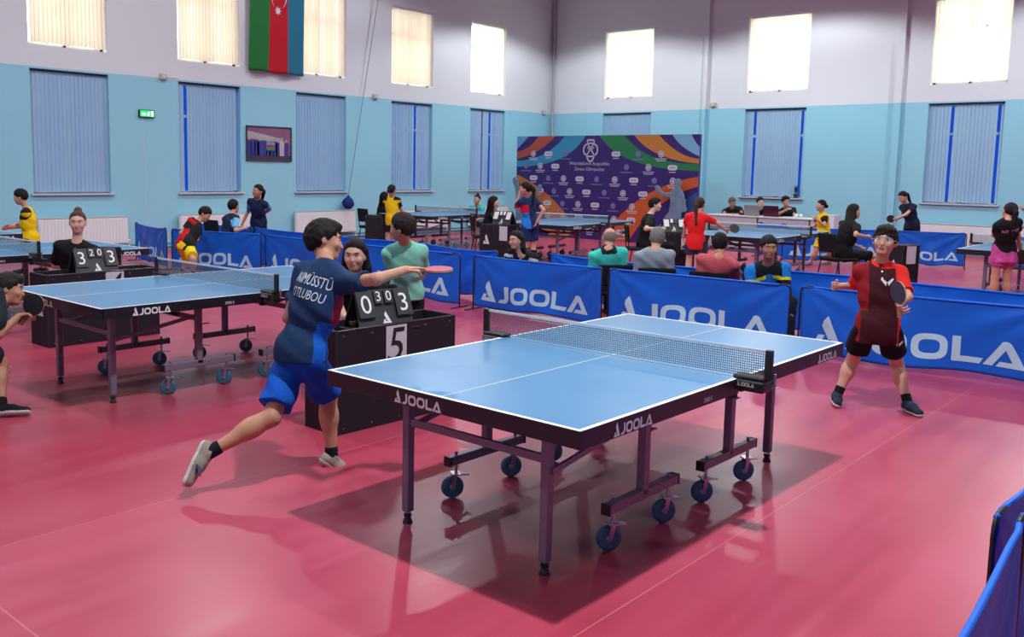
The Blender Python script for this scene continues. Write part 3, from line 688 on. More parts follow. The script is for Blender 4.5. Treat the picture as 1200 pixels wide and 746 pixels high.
x, y = BP(527, 275); bd(shift(text_polys('İdman Olimpiadası', .122), x, y-.02), 'title_text', MP, off=.007)
rows = [(190, {0: (187, 915), 1: (281, 675), 2: (385, 795)}), (258, {0: (232, 852), 1: (325, 975), 2: (142, 735)}), (325, {0: (377, 673, 980), 1: (192, 473, 777), 2: (284, 571, 885)}),
        (395, {0: (416, 721, 1020), 1: (233, 515, 828), 2: (321, 617)}), (463, {0: (468, 773), 1: (281, 567), 2: (374, 669)}), (533, {0: (290, 380, 676), 1: (475, 770), 2: (575,)}), (600, {0: (420, 730), 1: (250, 715, 540), 2: (350, 640)})]
pc, pp, pf, pg = [], [], [], []
for py, d in rows:
    for px in d[0]:
        x, y = BP(px, py); pc += ring(x, y, .085, .085, .06, .06, 2, 18)+disc(x, y, .045, 12)
        for q in range(2): pc += [[(x-.16+.03*q, y-.125-.045*q), (x+.16-.03*q, y-.125-.045*q), (x+.16-.03*q, y-.105-.045*q), (x-.16+.03*q, y-.105-.045*q)]]
    for px in d[1]:
        x, y = BP(px, py); pp += [[(x+.13*math.copysign(abs(math.cos(t))**.5, math.cos(t)), y+.065*math.copysign(abs(math.sin(t))**.6, math.sin(t))) for t in [2*math.pi*i/24 for i in range(24)]]]
        pg += ring(x-.055, y, .026, .026, .014, .014, 2, 12)+ring(x, y, .026, .026, .014, .014, 2, 12)+ring(x+.055, y, .026, .026, .014, .014, 2, 12)
        pp += [[(x-.09, y-.12), (x+.09, y-.12), (x+.09, y-.10), (x-.09, y-.10)]]
    for px in d[2]:
        x, y = BP(px, py); pf += disc(x, y, .075, 16)+[[(x-.17, y-.145), (x+.17, y-.145), (x+.17, y-.12), (x-.17, y-.12)]]
bd(pc, 'round_badges', MP, off=.008); bd(pp, 'pill_badges', mat('backdrop_pill_print', (.62, .62, .72), .5), off=.008); bd(pg, 'pill_print', MQ, off=.0095); bd(pf, 'faint_badges', MQ, off=.008)
b = MB()
for yy in (BYL-.3, (BYL+BYR)/2, BYR+.3): b.bar((BX+.14, yy, .02), (BX+.7, yy, .02), .05, .03); b.bar((BX+.68, yy, .02), (BX+.13, yy, 1.6), .03, .03)
b.build('rear_brace', M_STEEL2, bt, world=True)

# ------------------------------------------------------------------ desk and its things
dk = thing('organisers_desk', 'long white organisers desk in front of the back wall', 'desk', (16.2, 6.45, 0))
M_DESK = mat('white_laminate', (.66, .68, .72), .35)
b = MB(); b.box((16.28, 6.40, .795), (.62, 2.5, .03), bev=.004); b.build('desktop', M_DESK, dk, world=True)
b = MB(); b.box((16.01, 6.40, .65), (.02, 2.44, .26)); b.box((16.06, 6.40, .28), (.02, 2.40, .42)); b.build('front_panel', mat('laminate_front', (.50, .53, .58), .4), dk, world=True)
for y in (5.2, 6.4, 7.6):
    b = MB(); b.box((16.28, y, .39), (.56, .03, .78)); b.build('side_panel', M_DESK, dk, world=True)
cb = thing('storage_cabinet', 'low white cabinet at the right end of the desk', 'cabinet', (16.9, 5.02, 0))
b = MB(); b.box((16.9, 5.05, .44), (.45, .28, .88)); b.build('body', M_DESK, cb, world=True)
b = MB(); b.box((16.67, 5.05, .44), (.01, .26, .80)); b.build('door', M_WHITE, cb, world=True)
cb = thing('storage_cabinet', 'white drawer cabinet left of the desk behind the red shirted girl', 'cabinet', (15.6, 7.85, 0))
b = MB(); b.box((15.6, 7.83, .35), (.5, .34, .70)); b.build('body', M_DESK, cb, world=True)
for z in (.13, .35, .57):
    b = MB(); b.box((15.34, 7.83, z), (.01, .32, .19)); b.build('drawer', M_WHITE, cb, world=True)
def laptop(label, x, y, z, rz, col):
    t = thing('laptop', label, 'laptop', (x, y, z), rz, 'laptops on the desk')
    m = mat('laptop_lid_'+label.split()[0], col, .35, metal=.3)
    b = MB(); b.box((0, 0, .008), (.24, .36, .016), bev=.004); b.build('keyboard_base', m, t)
    b = MB(); b.box((-.125-.02, 0, .13), (.012, .36, .24), bev=.004, M=Matrix.Rotation(-.16, 3, 'Y')); b.build('lid', m, t)
    b = MB(); b.cyl((-.12, -.12, .014), (-.12, .12, .014), .008); b.build('hinge', M_BLK, t)
laptop('grey open laptop on the white desk', 16.24, 6.60, .81, .02, (.30, .32, .34))
laptop('dark red open laptop on the white desk', 16.24, 6.13, .81, -.02, (.06, .015, .03))
for i, (y, lab) in enumerate(((5.56, 'white paper cup on the desk before the man at right'), (5.46, 'small white cup at the right end of the desk'))):
    t = tag(MB().lathe([(.028, 0), (.036, .085), (.033, .085), (.026, .005)], (16.15, y, .811), n=16).build('paper_cup', M_WHITE, None, smooth=True), lab, 'cup', 'cups on the desk')
b = MB(); b.box((16.2, 7.30, .816), (.22, .30, .008)); tag(b.build('paper_stack', M_CARD), 'papers in front of the broad shouldered man at the desk', 'papers')
b = MB(); b.box((16.28, 6.87, .835), (.14, .20, .05), bev=.015); tag(b.build('pouch', M_BLK), 'black pouch on the desk beside the broad shouldered man', 'pouch')
# sill things
t = thing('potted_plant', 'small dark potted plant on the sill of the middle back window', 'plant', (X1-.02, 6.74, 1.185))
b = MB(); b.lathe([(.045, 0), (.06, .10), (.05, .10)], (X1-.02, 6.74, 1.185), n=16); b.build('pot', mat('dark_pot', (.05, .045, .05), .5), t, world=True)
b = MB(); rnd = random.Random(3)
for i in range(26):
    a = rnd.uniform(0, 6.28); l = rnd.uniform(.10, .24); o = rnd.uniform(.02, .06); c = Vector((X1-.02, 6.74, 1.28)); tp = c+Vector((math.cos(a)*o*1.3, math.sin(a)*o*1.3, l)); sd = Vector((-math.sin(a), math.cos(a), 0))*.014; md = (c+tp)/2+Vector((0, 0, .02))
    b.add([c, md-sd, tp, md+sd], [(0, 1, 2, 3)])
b.build('leaves', mat('dark_leaf', (.02, .06, .03), .5), t, world=True)
for i, (y, h_, lab) in enumerate(((7.25, .06, 'small grey jar on the sill above the laptops'), (6.98, .04, 'small pale dish on the sill left of the plant'))):
    tag(MB().lathe([(.03, 0), (.04, h_*.5), (.025, h_), (.02, h_)], (X1-.03, y, 1.185), n=14).build('jar' if i == 0 else 'dish', mat('ceramic_%d' % i, (.35, .36, .38), .4), None, smooth=True), lab, 'jar' if i == 0 else 'dish')

# ------------------------------------------------------------------ wall things
fl = thing('hanging_flag', 'vertical green, red and blue flag with white crescent and star', 'flag', (8.64, Y1-.15, 6.9))
def flagpos(u, v):      # u 0..1.5, v 0..3.07 from the top
    return Vector((7.89+u*.98+.02*math.sin(v*1.3), Y1-.10+.035*math.sin(u*9+v*.6)*(.3+v/3)-.02, 6.88-v-.05*u*v/3*.2))
for i, (nm, col) in enumerate((('green_stripe', (.025, .20, .050)), ('red_stripe', (.55, .018, .030)), ('blue_stripe', (.030, .20, .32)))):
    b = MB(); nu, nv = 10, 40; vs = []
    for dd in (0, .004):
        for j in range(nv+1):
            for k in range(nu+1): p = flagpos(i*.5+k*.5/nu, 3.07*j/nv); p.y += dd; vs.append(p)
    o = (nu+1)*(nv+1); fs = []
    for j in range(nv):
        for k in range(nu):
            a = j*(nu+1)+k; fs += [(a, a+nu+1, a+nu+2, a+1), (o+a, o+a+1, o+a+nu+2, o+a+nu+1)]
    for k in range(nu): a = nv*(nu+1)+k; fs.append((a, o+a, o+a+1, a+1))
    b.add(vs, fs); b.build(nm, mat('flag_'+nm, col, .8, .2, noise=.08), fl, smooth=True, world=True)
em = []
star = [(.105*(1 if i % 2 == 0 else .5)*math.sin(math.pi*i/8), .105*(1 if i % 2 == 0 else .5)*math.cos(math.pi*i/8)) for i in range(16)]
em += [[(0, 0), star[i], star[(i+1) % 16]] for i in range(16)]
for i in range(28):
    t0, t1 = R(-148+296*i/28), R(-148+296*(i+1)/28)
    wd = lambda t: .055*max(0.04, math.cos(t*.58))
    f = lambda t, r: (r*math.sin(t), .28+r*math.cos(t)*-1*-1)
    em.append([f(t0, .24), f(t1, .24), (f(t1, .24-wd(t1))), (f(t0, .24-wd(t0)))])
flatdecal(em, 'crescent_and_star', mat('flag_white', (.72, .72, .74), .8), (0, 0, 0), (1, 0, 0), (0, 0, 1), fl, sub=1, warp=lambda x, y: flagpos(.75+x*.9, 6.88-5.16-y)+Vector((0, -.012, 0)))
b = MB(); b.cyl((7.8, Y1-.10, 6.9), (9.5, Y1-.10, 6.9), .02); 
for x in (7.9, 9.4): b.cyl((x, Y1-.10, 6.9), (x, Y1, 6.9), .012)
b.build('flag_rod', M_ALU, fl, world=True)
pf_ = thing('framed_photo', 'framed team photo on the side wall right of the flag', 'picture', (8.44, Y1-.02, 2.22))
b = MB(); x0, x1, z0, z1 = 7.83, 9.06, 1.86, 2.63; y = Y1-.02
for c, d in (((8.445, y, z1-.012), (1.23, .03, .024)), ((8.445, y, z0+.012), (1.23, .03, .024)), ((x0+.012, y, 2.245), (.024, .03, .77)), ((x1-.012, y, 2.245), (.024, .03, .77))): b.box(c, d)
b.build('frame', mat('dark_frame', (.05, .035, .06), .4), pf_, world=True)
b = MB(); b.box((8.445, Y1-.008, 2.245), (1.2, .012, .74)); b.build('print', mat('photo_mauve', (.24, .10, .20), .35, noise=.5, nscale=3), pf_, world=True)
def pd(polys, m, off): flatdecal(polys, 'printed_figures', m, (x0, Y1-.014, z0), (1, 0, 0), (0, 0, 1), pf_, off=off, N=(0, -1, 0))
P1_, P2_, P3_, P4_ = [], [], [], []; rnd = random.Random(5)
for i in range(11):
    xx = .07+i*.10+rnd.uniform(-.02, .02); hh = .44+rnd.uniform(-.03, .03)
    (P4_ if i == 9 else P1_).append([(xx-.06, .12), (xx+.06, .12), (xx+.065, hh-.04), (xx+.02, hh), (xx-.02, hh), (xx-.065, hh-.04)])
    P2_ += disc(xx, hh+.035, .032, 10)
pd([[(.03, .03), (1.2, .03), (1.2, .13), (.03, .13)]], mat('photo_dark', (.05, .03, .06), .4), .001)
pd([[(.03, .50), (.9, .42), (1.0, .50), (.03, .66)]], mat('photo_pale', (.40, .40, .42), .4), .0012)
pd(P1_, mat('photo_blue', (.03, .035, .26), .4), .003); pd(P2_, mat('photo_skin', (.45, .33, .25), .4), .004); pd(P4_, mat('photo_pink', (.55, .42, .46), .4), .0035)
for i, c in enumerate(((.10, .30, .62), (.45, .03, .05), (.03, .26, .10))): pd([[(.53, .42-.06*i-.06), (.77, .42-.06*i-.06), (.77, .42-.06*i), (.53, .42-.06*i)]], mat('photo_flag_%d' % i, c, .4), .006)
ex = thing('exit_sign', 'small green emergency exit sign on the side wall', 'exit sign', (5.47, Y1-.03, 2.75))
b = MB(); b.box((5.47, Y1-.025, 2.745), (.34, .05, .15), bev=.008); b.build('housing', M_BLK, ex, world=True)
b = MB(); b.box((5.47, Y1-.052, 2.745), (.30, .006, .12)); b.build('lit_face', mat('exit_green', (.01, .50, .13), .4, emit=1.0), ex, world=True)
q = [[(-.13, -.01), (-.08, .03), (-.08, .012), (-.03, .012), (-.03, -.032), (-.08, -.032), (-.08, -.05)]]+disc(.035, .035, .013, 10)+stroke([(.03, .02), (.02, -.012), (.045, -.045)], .016)+stroke([(.02, -.012), (-.005, -.045)], .014)+stroke([(.0, .005), (.03, .015), (.06, .0)], .012)+[[(.085, -.055), (.13, -.055), (.13, .055), (.085, .055)]]
flatdecal(q, 'running_man_symbol', mat('exit_white', (.75, .9, .8), .4, emit=.8), (5.47, Y1-.056, 2.745), (1, 0, 0), (0, 0, 1), ex, N=(0, -1, 0))
b = MB(); b.tube([(5.40, Y1-.004, 2.67), (5.41, Y1-.004, 1.6), (5.42, Y1-.004, .16)], .004, 6); b.build('cable', M_UPVC, ex, world=True)
for i, (ax, u, z, lab) in enumerate((('x', 5.85, 3.50, 'small beige sensor box on the side wall between first and second windows'), ('x', 11.64, 3.50, 'small beige sensor box on the side wall left of the fourth window'), ('y', 9.12, 3.58, 'small beige sensor box on the back wall right of the pilaster'), ('x', 18.55, 3.5, 'small beige sensor box on the side wall near the corner'))):
    t = thing('wall_sensor', lab, 'wall sensor', (u, Y1-.03, z) if ax == 'x' else (X1-.03, u, z), group='beige sensor boxes on the walls')
    b = MB(); b.box((0, 0, 0), (.15, .06, .12) if ax == 'x' else (.06, .15, .12), bev=.012); b.build('housing', mat('beige_plastic', (.50, .48, .42), .5) if i == 0 else bpy.data.materials['beige_plastic'], t)
    b = MB(); b.cyl((0, -.03, 0) if ax == 'x' else (-.03, 0, 0), (0, -.045, 0) if ax == 'x' else (-.045, 0, 0), .03); b.build('lens', M_UPVC, t)
tag(MB().tube([(5.92, Y1-.008, 3.50), (6.2, Y1-.008, 3.50)], .006, 6).build('sensor_cable', M_UPVC), 'thin cable from the sensor to the second window', 'cable')
ck = MB(); pts = [Vector((11.75, Y1-.5, ZC-.0))]
for i in range(1, 21):
    s = i/20; pts.append(Vector((11.75-1.12*s, Y1-.5+.32*s, ZC-(ZC-1.05)*s)))
tag(ck.tube(pts, .010, 6).build('lifting_rope', mat('rope_grey', (.22, .25, .30), .7)), 'long grey rope slanting down the side wall to a blue bag', 'rope')
b = MB(); c = Vector((10.63, Y1-.18, .93))
b.lathe([(.02, .16), (.05, .12), (.13, .06), (.16, -.02), (.15, -.10), (.09, -.16), (.01, -.18)], c, n=18)
for v_i in range(len(b.v)):
    v = Vector(b.v[v_i]); d = v-c; k = 1+.14*math.sin(d.z*40+d.x*30)+.1*math.sin(d.x*50); b.v[v_i] = tuple(c+Vector((d.x*k, d.y*k*.7, d.z)))
tag(b.build('cloth_bag', cloth(28, 50, 120), None, smooth=True), 'blue cloth bag hanging on the rope by the side wall', 'bag')
# ------------------------------------------------------------------ people: signed-distance bodies turned into one mesh each
class Field:
    def __init__(s, lo, hi, h):
        s.h = h; s.lo = np.array(lo, float)-2*h; n = np.ceil((np.array(hi)+2*h-s.lo)/h).astype(int)+1
        s.ax = [(s.lo[i]+h*np.arange(n[i])).astype(np.float32) for i in range(3)]; s.n = n
        s.D = np.full(n, .5, np.float32)
    def sl(s, lo, hi, pad):
        r = []
        for i in range(3):
            a = int(max(0, math.floor((lo[i]-pad-s.lo[i])/s.h))); b = int(min(s.n[i], math.ceil((hi[i]+pad-s.lo[i])/s.h)+1)); r.append(slice(a, max(a, b)))
        return tuple(r)
    def put(s, fn, lo, hi, k=0.0, op='add'):
        q = s.sl(lo, hi, max(k, .012)+2*s.h+.01)
        X, Y, Z = s.ax[0][q[0]][:, None, None], s.ax[1][q[1]][None, :, None], s.ax[2][q[2]][None, None, :]
        if min(X.size, Y.size, Z.size) == 0: return
        d = fn(X, Y, Z).astype(np.float32); a = s.D[q]
        if op == 'add':
            if k > 0: hh = np.maximum(k-np.abs(a-d), 0)/k; s.D[q] = np.minimum(a, d)-hh*hh*k*.25
            else: s.D[q] = np.minimum(a, d)
        elif op == 'sub':
            d = -d
            if k > 0: hh = np.maximum(k-np.abs(a-d), 0)/k; s.D[q] = np.maximum(a, d)+hh*hh*k*.25
            else: s.D[q] = np.maximum(a, d)
    def cone(s, a, b, ra, rb, k=.02, op='add', cuts=(), flat=None):
        a, b = np.array(a, float), np.array(b, float); ba = b-a; L2 = max(ba@ba, 1e-9)
        def fn(X, Y, Z):
            px, py, pz = X-a[0], Y-a[1], Z-a[2]; t = np.clip((px*ba[0]+py*ba[1]+pz*ba[2])/L2, 0, 1)
            d = np.sqrt((px-t*ba[0])**2+(py-t*ba[1])**2+(pz-t*ba[2])**2)-(ra+(rb-ra)*t)
            for c, n_ in cuts: d = np.maximum(d, (X-c[0])*n_[0]+(Y-c[1])*n_[1]+(Z-c[2])*n_[2])
            return d
        r = max(ra, rb); s.put(fn, np.minimum(a, b)-r, np.maximum(a, b)+r, k, op)
    def ell(s, c, axes, r, k=.02, op='add', cuts=()):
        c = np.array(c, float); A = [np.array(v, float) for v in axes]
        def fn(X, Y, Z):
            px, py, pz = X-c[0], Y-c[1], Z-c[2]; s0 = 0; s1 = 0
            for v, q in zip(A, r):
                t = px*v[0]+py*v[1]+pz*v[2]; s0 = s0+(t/q)**2; s1 = s1+(t/q/q)**2
            k0 = np.sqrt(s0); k1 = np.sqrt(s1)+1e-9; d = k0*(k0-1)/k1
            for cc, n_ in cuts: d = np.maximum(d, (X-cc[0])*n_[0]+(Y-cc[1])*n_[1]+(Z-cc[2])*n_[2])
            return d
        m = max(r); s.put(fn, c-m, c+m, k, op)
    def cut(s, c, n_):
        s.D = np.maximum(s.D, (s.ax[0][:, None, None]-c[0])*n_[0]+(s.ax[1][None, :, None]-c[1])*n_[1]+(s.ax[2][None, None, :]-c[2])*n_[2]).astype(np.float32)
    def wrinkle(s, amp, f, seed=0):
        X, Y, Z = s.ax[0][:, None, None], s.ax[1][None, :, None], s.ax[2][None, None, :]
        w = np.sin(f*(X*.9+Z*.5)+seed)*np.sin(f*(Y*.8-Z*.7)+seed*2)+.6*np.sin(f*1.9*(Z*.9+X*.4-Y*.5)+seed*3)
        s.D = (s.D+amp*w).astype(np.float32)
    def mesh(s):
        D = s.D; D[0] = D[-1] = .1; D[:, 0] = D[:, -1] = .1; D[:, :, 0] = D[:, :, -1] = .1
        I = D < 0; nx, ny, nz = D.shape
        c = np.zeros((nx-1, ny-1, nz-1), np.int8)
        for i in (0, 1):
            for j in (0, 1):
                for k in (0, 1): c += I[i:nx-1+i, j:ny-1+j, k:nz-1+k]
        act = np.argwhere((c > 0) & (c < 8)); 
        if len(act) == 0: return [], []
        idx = np.full(c.shape, -1, np.int32); idx[act[:, 0], act[:, 1], act[:, 2]] = np.arange(len(act))
        acc = np.zeros((len(act), 3)); cnt = np.zeros(len(act))
        co = [(i, j, k) for i in (0, 1) for j in (0, 1) for k in (0, 1)]
        V = {q: D[act[:, 0]+q[0], act[:, 1]+q[1], act[:, 2]+q[2]] for q in co}
        for q in co:
            for a in range(3):
                if q[a] == 0:
                    r = list(q); r[a] = 1; r = tuple(r); v0, v1 = V[q], V[r]; m = (v0 < 0) != (v1 < 0)
                    t = np.where(m, v0/(v0-v1+1e-12), 0); p = np.zeros((len(act), 3)); p[:] = q; p[:, a] = t
                    acc[m] += p[m]; cnt[m] += 1
        P = s.lo+s.h*(act+acc/np.maximum(cnt, 1)[:, None]); F = []
        for a in range(3):
            b, e = (a+1) % 3, (a+2) % 3
            sl0 = [slice(1, -1)]*3; sl0[a] = slice(0, -1); sl1 = [slice(1, -1)]*3; sl1[a] = slice(1, None)
            A0, A1 = I[tuple(sl0)], I[tuple(sl1)]; g = np.argwhere(A0 != A1)
            if len(g) == 0: continue
            inside = A0[g[:, 0], g[:, 1], g[:, 2]]; base = g+1; base[:, a] -= 1
            def cell(db, de):
                q = base.copy(); q[:, b] -= db; q[:, e] -= de; return idx[q[:, 0], q[:, 1], q[:, 2]]
            f = np.stack([cell(1, 1), cell(0, 1), cell(0, 0), cell(1, 0)], 1); f[~inside] = f[~inside][:, ::-1]
            F.append(f)
        return P, np.concatenate(F)
def field_obj(F, name, mats, parent, region=None, smooth_it=1):
    P, Q = F.mesh()
    if len(P) == 0: return None
    L = np.array(root_loc(parent)) if parent else np.zeros(3)
    me = bpy.data.meshes.new(name); me.from_pydata((P-L).tolist(), [], Q.tolist())
    for m in (mats if isinstance(mats, (list, tuple)) else [mats]): me.materials.append(m)
    if region is not None:
        C_ = P[Q].mean(1); mi = region(C_).astype(np.int32); me.polygons.foreach_set('material_index', mi)
    me.polygons.foreach_set('use_smooth', [True]*len(Q)); me.update()
    if smooth_it:
        bm = bmesh.new(); bm.from_mesh(me)
        for _ in range(smooth_it): bmesh.ops.smooth_vert(bm, verts=bm.verts, factor=.5, use_axis_x=True, use_axis_y=True, use_axis_z=True)
        bm.to_mesh(me); bm.free()
    o = bpy.data.objects.new(name, me); COL.objects.link(o)
    if parent: o.parent = parent
    return o
_sk = {}
def skin(c):
    if c not in _sk:
        m = mat('skin_%d' % len(_sk), srgb(*c), .5, .35, noise=.05, nscale=14); m.node_tree.nodes['Principled BSDF'].inputs['Subsurface Weight'].default_value = .06
        m.node_tree.nodes['Principled BSDF'].inputs['Subsurface Radius'].default_value = (.02, .008, .004); _sk[c] = m
    return _sk[c]
_hm = {}
def hairm(c):
    if c not in _hm: _hm[c] = mat('hair_%d' % len(_hm), srgb(*c), .62, .18, noise=.3, nscale=60, bump=.4, bscale=160)
    return _hm[c]
def nrm(v): v = np.array(v, float); return v/max(np.linalg.norm(v), 1e-9)
def yawv(d): return np.array([math.cos(R(d)), math.sin(R(d)), 0.])
TAN, FAIR, DARK_H, BROWN_H = (196, 148, 122), (214, 170, 148), (26, 22, 22), (52, 38, 34)
def person(label, J, h=.014, skin_c=TAN, hair_c=DARK_H, hair='short', shirt=(40, 40, 40), sleeve=.62, shirt_mats=None, shirt_region=None, hem=None, collar=None,
           bottom='shorts', bottom_c=(30, 30, 35), bottom_len=.78, shoe_c=(40, 42, 48), sock_c=(20, 20, 24), fat=1.0, hold=None, face=False, wrinkle=.003, grip=(None, None), group=None, faces_detail=False, legs=True, hand_curl=(.55, .55), loose=.018):
    A = {k: np.array(v, float) if isinstance(v, (tuple, list)) else v for k, v in J.items()}
    H = A['H']; sc = H/1.70; ls = .35+.65*sc      # limb thickness scale
    pel, neck, head = A['pel'], A['neck'], A['head']; zmin = min(A['anR'][2], A['anL'][2])
    root = thing('person', label, 'person', (float(pel[0]), float(pel[1]), 0), group=group)
    up = nrm(neck-pel); cr = yawv(A['cy']-90); cr = nrm(cr-up*(cr@up)); cf = np.cross(up, cr)
    pr_ = yawv(A['py']-90); pf_v = yawv(A['py'])
    hf = nrm(np.array([math.cos(R(A['hy']))*math.cos(R(A['hp'])), math.sin(R(A['hy']))*math.cos(R(A['hp'])), math.sin(R(A['hp']))]))
    hu = nrm(head-neck)*.35+np.array([0, 0, .65]); hu = nrm(hu-hf*(hu@hf)); hl = np.cross(hu, hf)       # hl = the head's left
    hs = .93+.07*sc if H > 1.4 else .93; hs *= .98
    allp = np.array([A[k] for k in ('pel', 'neck', 'head', 'shR', 'shL', 'elR', 'elL', 'wrR', 'wrL', 'hipR', 'hipL', 'knR', 'knL', 'anR', 'anL')])
    lo, hi = allp.min(0)-.24, allp.max(0)+.24; lo[2] = max(lo[2], -.01)
    if not legs: lo[2] = max(lo[2], .25)
    SK = skin(skin_c)
    # --- body
    F = Field(lo, hi, h)
    W_ = (.098*sc+.030)*fat; D_ = (.072*sc+.026)*fat
    mid = pel+(neck-pel)*.5; ch = pel+(neck-pel)*.74
    def torso(F, inf, k=.05, loose=0.0):
        F.ell(pel+np.array([0, 0, .03]), (pr_, pf_v, np.array([0, 0, 1.])), (W_*1.02+inf, D_+.02+inf, .13*sc+inf), 0)
        F.ell(mid, (cr, cf, up), (W_*.90+inf+loose, D_+inf+loose, .17*sc+inf), k)
        F.ell(ch, (cr, cf, up), (W_*1.08+inf, D_*1.08+inf, .15*sc+inf), k)
        for S_ in 'RL':
            F.cone(neck-up*.015, A['sh'+S_], .040*ls+inf*.5, .046*ls+inf*.6, k)
    torso(F, -.008)
    hc = head
    F.cone(neck-up*.03, hc-hu*.045*hs-hf*.01, .050*ls+.003, .043*ls+.004, .03)
    F.ell(hc+hu*.022*hs-hf*.008*hs, (hf, hl, hu), (.098*hs, .078*hs, .098*hs), .02)
    F.ell(hc-hu*.042*hs+hf*.022*hs, (hf, hl, hu), (.066*hs, .058*hs, .066*hs), .03)
    F.ell(hc-hu*.088*hs+hf*.056*hs, (hf, hl, hu), (.026*hs, .028*hs, .020*hs), .03)       # chin
    nose0, nose1 = hc+hf*.086*hs+hu*.008*hs, hc+hf*.100*hs-hu*.028*hs
    F.cone(nose0, nose1, .007*hs, .0115*hs, .012)
    F.ell(hc+hf*.083*hs-hu*.056*hs, (hf, hl, hu), (.012*hs, .024*hs, .010*hs), .008)      # lips
    F.ell(hc+hf*.082*hs+hu*.030*hs, (hf, hl, hu), (.012*hs, .05*hs, .010*hs), .012)       # brow
    for s_ in (-1, 1):
        F.ell(hc+hf*.094*hs+hl*.031*hs*s_+hu*.010*hs, (hf, hl, hu), (.012*hs, .016*hs, .010*hs), .012, op='sub')
        F.ell(hc+hf*.065*hs+hl*.042*hs*s_-hu*.025*hs, (hf, hl, hu), (.022*hs, .02*hs, .022*hs), .02)  # cheek
        F.ell(hc+hl*.080*hs*s_-hf*.008*hs-hu*.004*hs, (nrm(hf-hl*s_*.45), nrm(hl*s_+hf*.45), hu), (.020*hs, .008*hs, .033*hs), .006)
    for S_, sg in (('R', 1), ('L', -1)):
        sh, el, wr = A['sh'+S_], A['el'+S_], A['wr'+S_]
        F.cone(sh, el, .043*ls*fat, .034*ls, .03); F.cone(el, wr, .035*ls, .023*ls+.002, .02)
        d = nrm(wr-el); g = grip[0 if S_ == 'R' else 1]
        if g is not None: d = nrm(g[0]); 
        nn = cf if g is None or len(g) < 2 else np.array(g[1], float)
        # palm normal: towards the body's midline unless given
        if g is None or len(g) < 2: nn = nrm(-cr*sg*.8+cf*.3)
        nn = nrm(nn-d*(nn@d)); la = np.cross(d, nn)*(1 if S_ == 'R' else -1)   # la points to the thumb side
        if g is None and la@(cf+np.array([0, 0, .4])) < 0: la = -la
        z = .82*ls+.10; cu = hand_curl[0 if S_ == 'R' else 1]
        if h < .010:
            kn = []
            for i in range(4):
                o = (.030-.020*i)*z; k0 = wr+d*.082*z*(1-.02*abs(i-1))+la*o; kn.append(k0)
                F.cone(wr+d*.012*z+la*o*.5, k0, .0135*z, .0105*z, .010)
                ang = cu*1.5*(.8+.12*i); L1, L2, L3 = (.040, .044, .040, .032)[i]*z, (.026, .029, .027, .021)[i]*z, (.020, .022, .020, .018)[i]*z
                p = k0
                for L_, aa, r0, r1 in ((L1, ang*.6, .0092, .0082), (L2, ang*1.25, .0082, .0074), (L3, ang*1.8, .0074, .0062)):
                    dd = d*math.cos(aa)+nn*math.sin(aa)+la*(.05-.035*i)*max(0, 1-cu); q = p+nrm(dd)*L_; F.cone(p, q, max(r0*z, h*.95), max(r1*z, h*.85), .003); p = q
            t0 = wr+d*.022*z+la*.022*z; t1 = t0+nrm(d*.7+la*.75+nn*.35)*.040*z; t2 = t1+nrm(d*.9+la*.15+nn*(.3+cu*.6))*.030*z; t3 = t2+nrm(d*.8+nn*(.4+cu)-la*.2)*.022*z
            F.cone(t0, t1, .014*z, .0105*z, .010); F.cone(t1, t2, .0105*z, .009*z, .003); F.cone(t2, t3, .009*z, .0075*z, .003)
        else:
            F.cone(wr, wr+d*.075*z, .019*z, .026*z, .01); p = wr+d*.075*z; q = p+nrm(d+nn*cu)*.045*z
            for i in range(4 if h < .016 else 2):
                o = la*((.024-.016*i) if h < .016 else (.014-.028*i))*z; F.cone(p+o, q+o*1.1, max(.010*z, h*.8), max(.008*z, h*.7), .004); F.cone(q+o*1.1, q+o*1.1+nrm(d*.5+nn*(cu+.3))*.03*z, max(.008*z, h*.7), max(.007*z, h*.6), .004)
            F.cone(wr+d*.02*z+la*.02, wr+d*.055*z+la*.045*z+nn*.01, .013*z, max(.009*z, h*.7), .008)
    if legs:
        for S_ in 'RL':
            hp_, kn, an = A['hip'+S_], A['kn'+S_], A['an'+S_]; td = A['td'+S_]
            F.cone(hp_, kn, .075*ls*fat, .050*ls, .04); F.cone(kn, kn+(an-kn)*.35, .049*ls, .050*ls, .03); F.cone(kn+(an-kn)*.3, an, .050*ls, .030*ls, .03)
            back = -nrm(np.cross(nrm(an-kn), np.cross(td, nrm(an-kn))))
            F.ell(kn+(an-kn)*.30+back*.014*ls, (back, np.cross(nrm(an-kn), back), nrm(an-kn)), (.046*ls, .048*ls, .11*ls), .03)
            F.cone(an-nrm(an-kn)*(-.012), an+td*.10*sc+nrm(an-kn)*.03, .030*ls, .024*ls, .02)
    field_obj(F, 'body', SK, root)
    # --- shirt
    ii = .016
    F = Field(lo, hi, h); torso(F, ii, .05, loose)
    he = hem if hem is not None else .10
    pd_ = nrm(pel-neck)
    if he > 0:
        hp2 = pel+np.array([0, 0, -he*sc-.05])
        F.ell(pel+np.array([0, 0, -.03]), (pr_, pf_v, np.array([0, 0, 1.])), (W_*1.03+ii+loose*.8, D_+.014+ii+loose, .24*sc), .05)
    for S_, sg in (('R', 1), ('L', -1)):
        sh, el, wr = A['sh'+S_], A['el'+S_], A['wr'+S_]; d = nrm(el-sh); L = np.linalg.norm(el-sh)
        if sleeve <= 1: F.cone(sh, sh+d*(L*sleeve+.05), .048*ls*fat+.005, .056*ls+.005, .035, cuts=((sh+d*L*sleeve, d),))
        else:
            F.cone(sh, el, .052*ls*fat+.006, .046*ls+.006, .035); d2 = nrm(wr-el); F.cone(el, wr+d2*.02, .046*ls+.006, .036*ls+.004, .02, cuts=((wr, d2),))
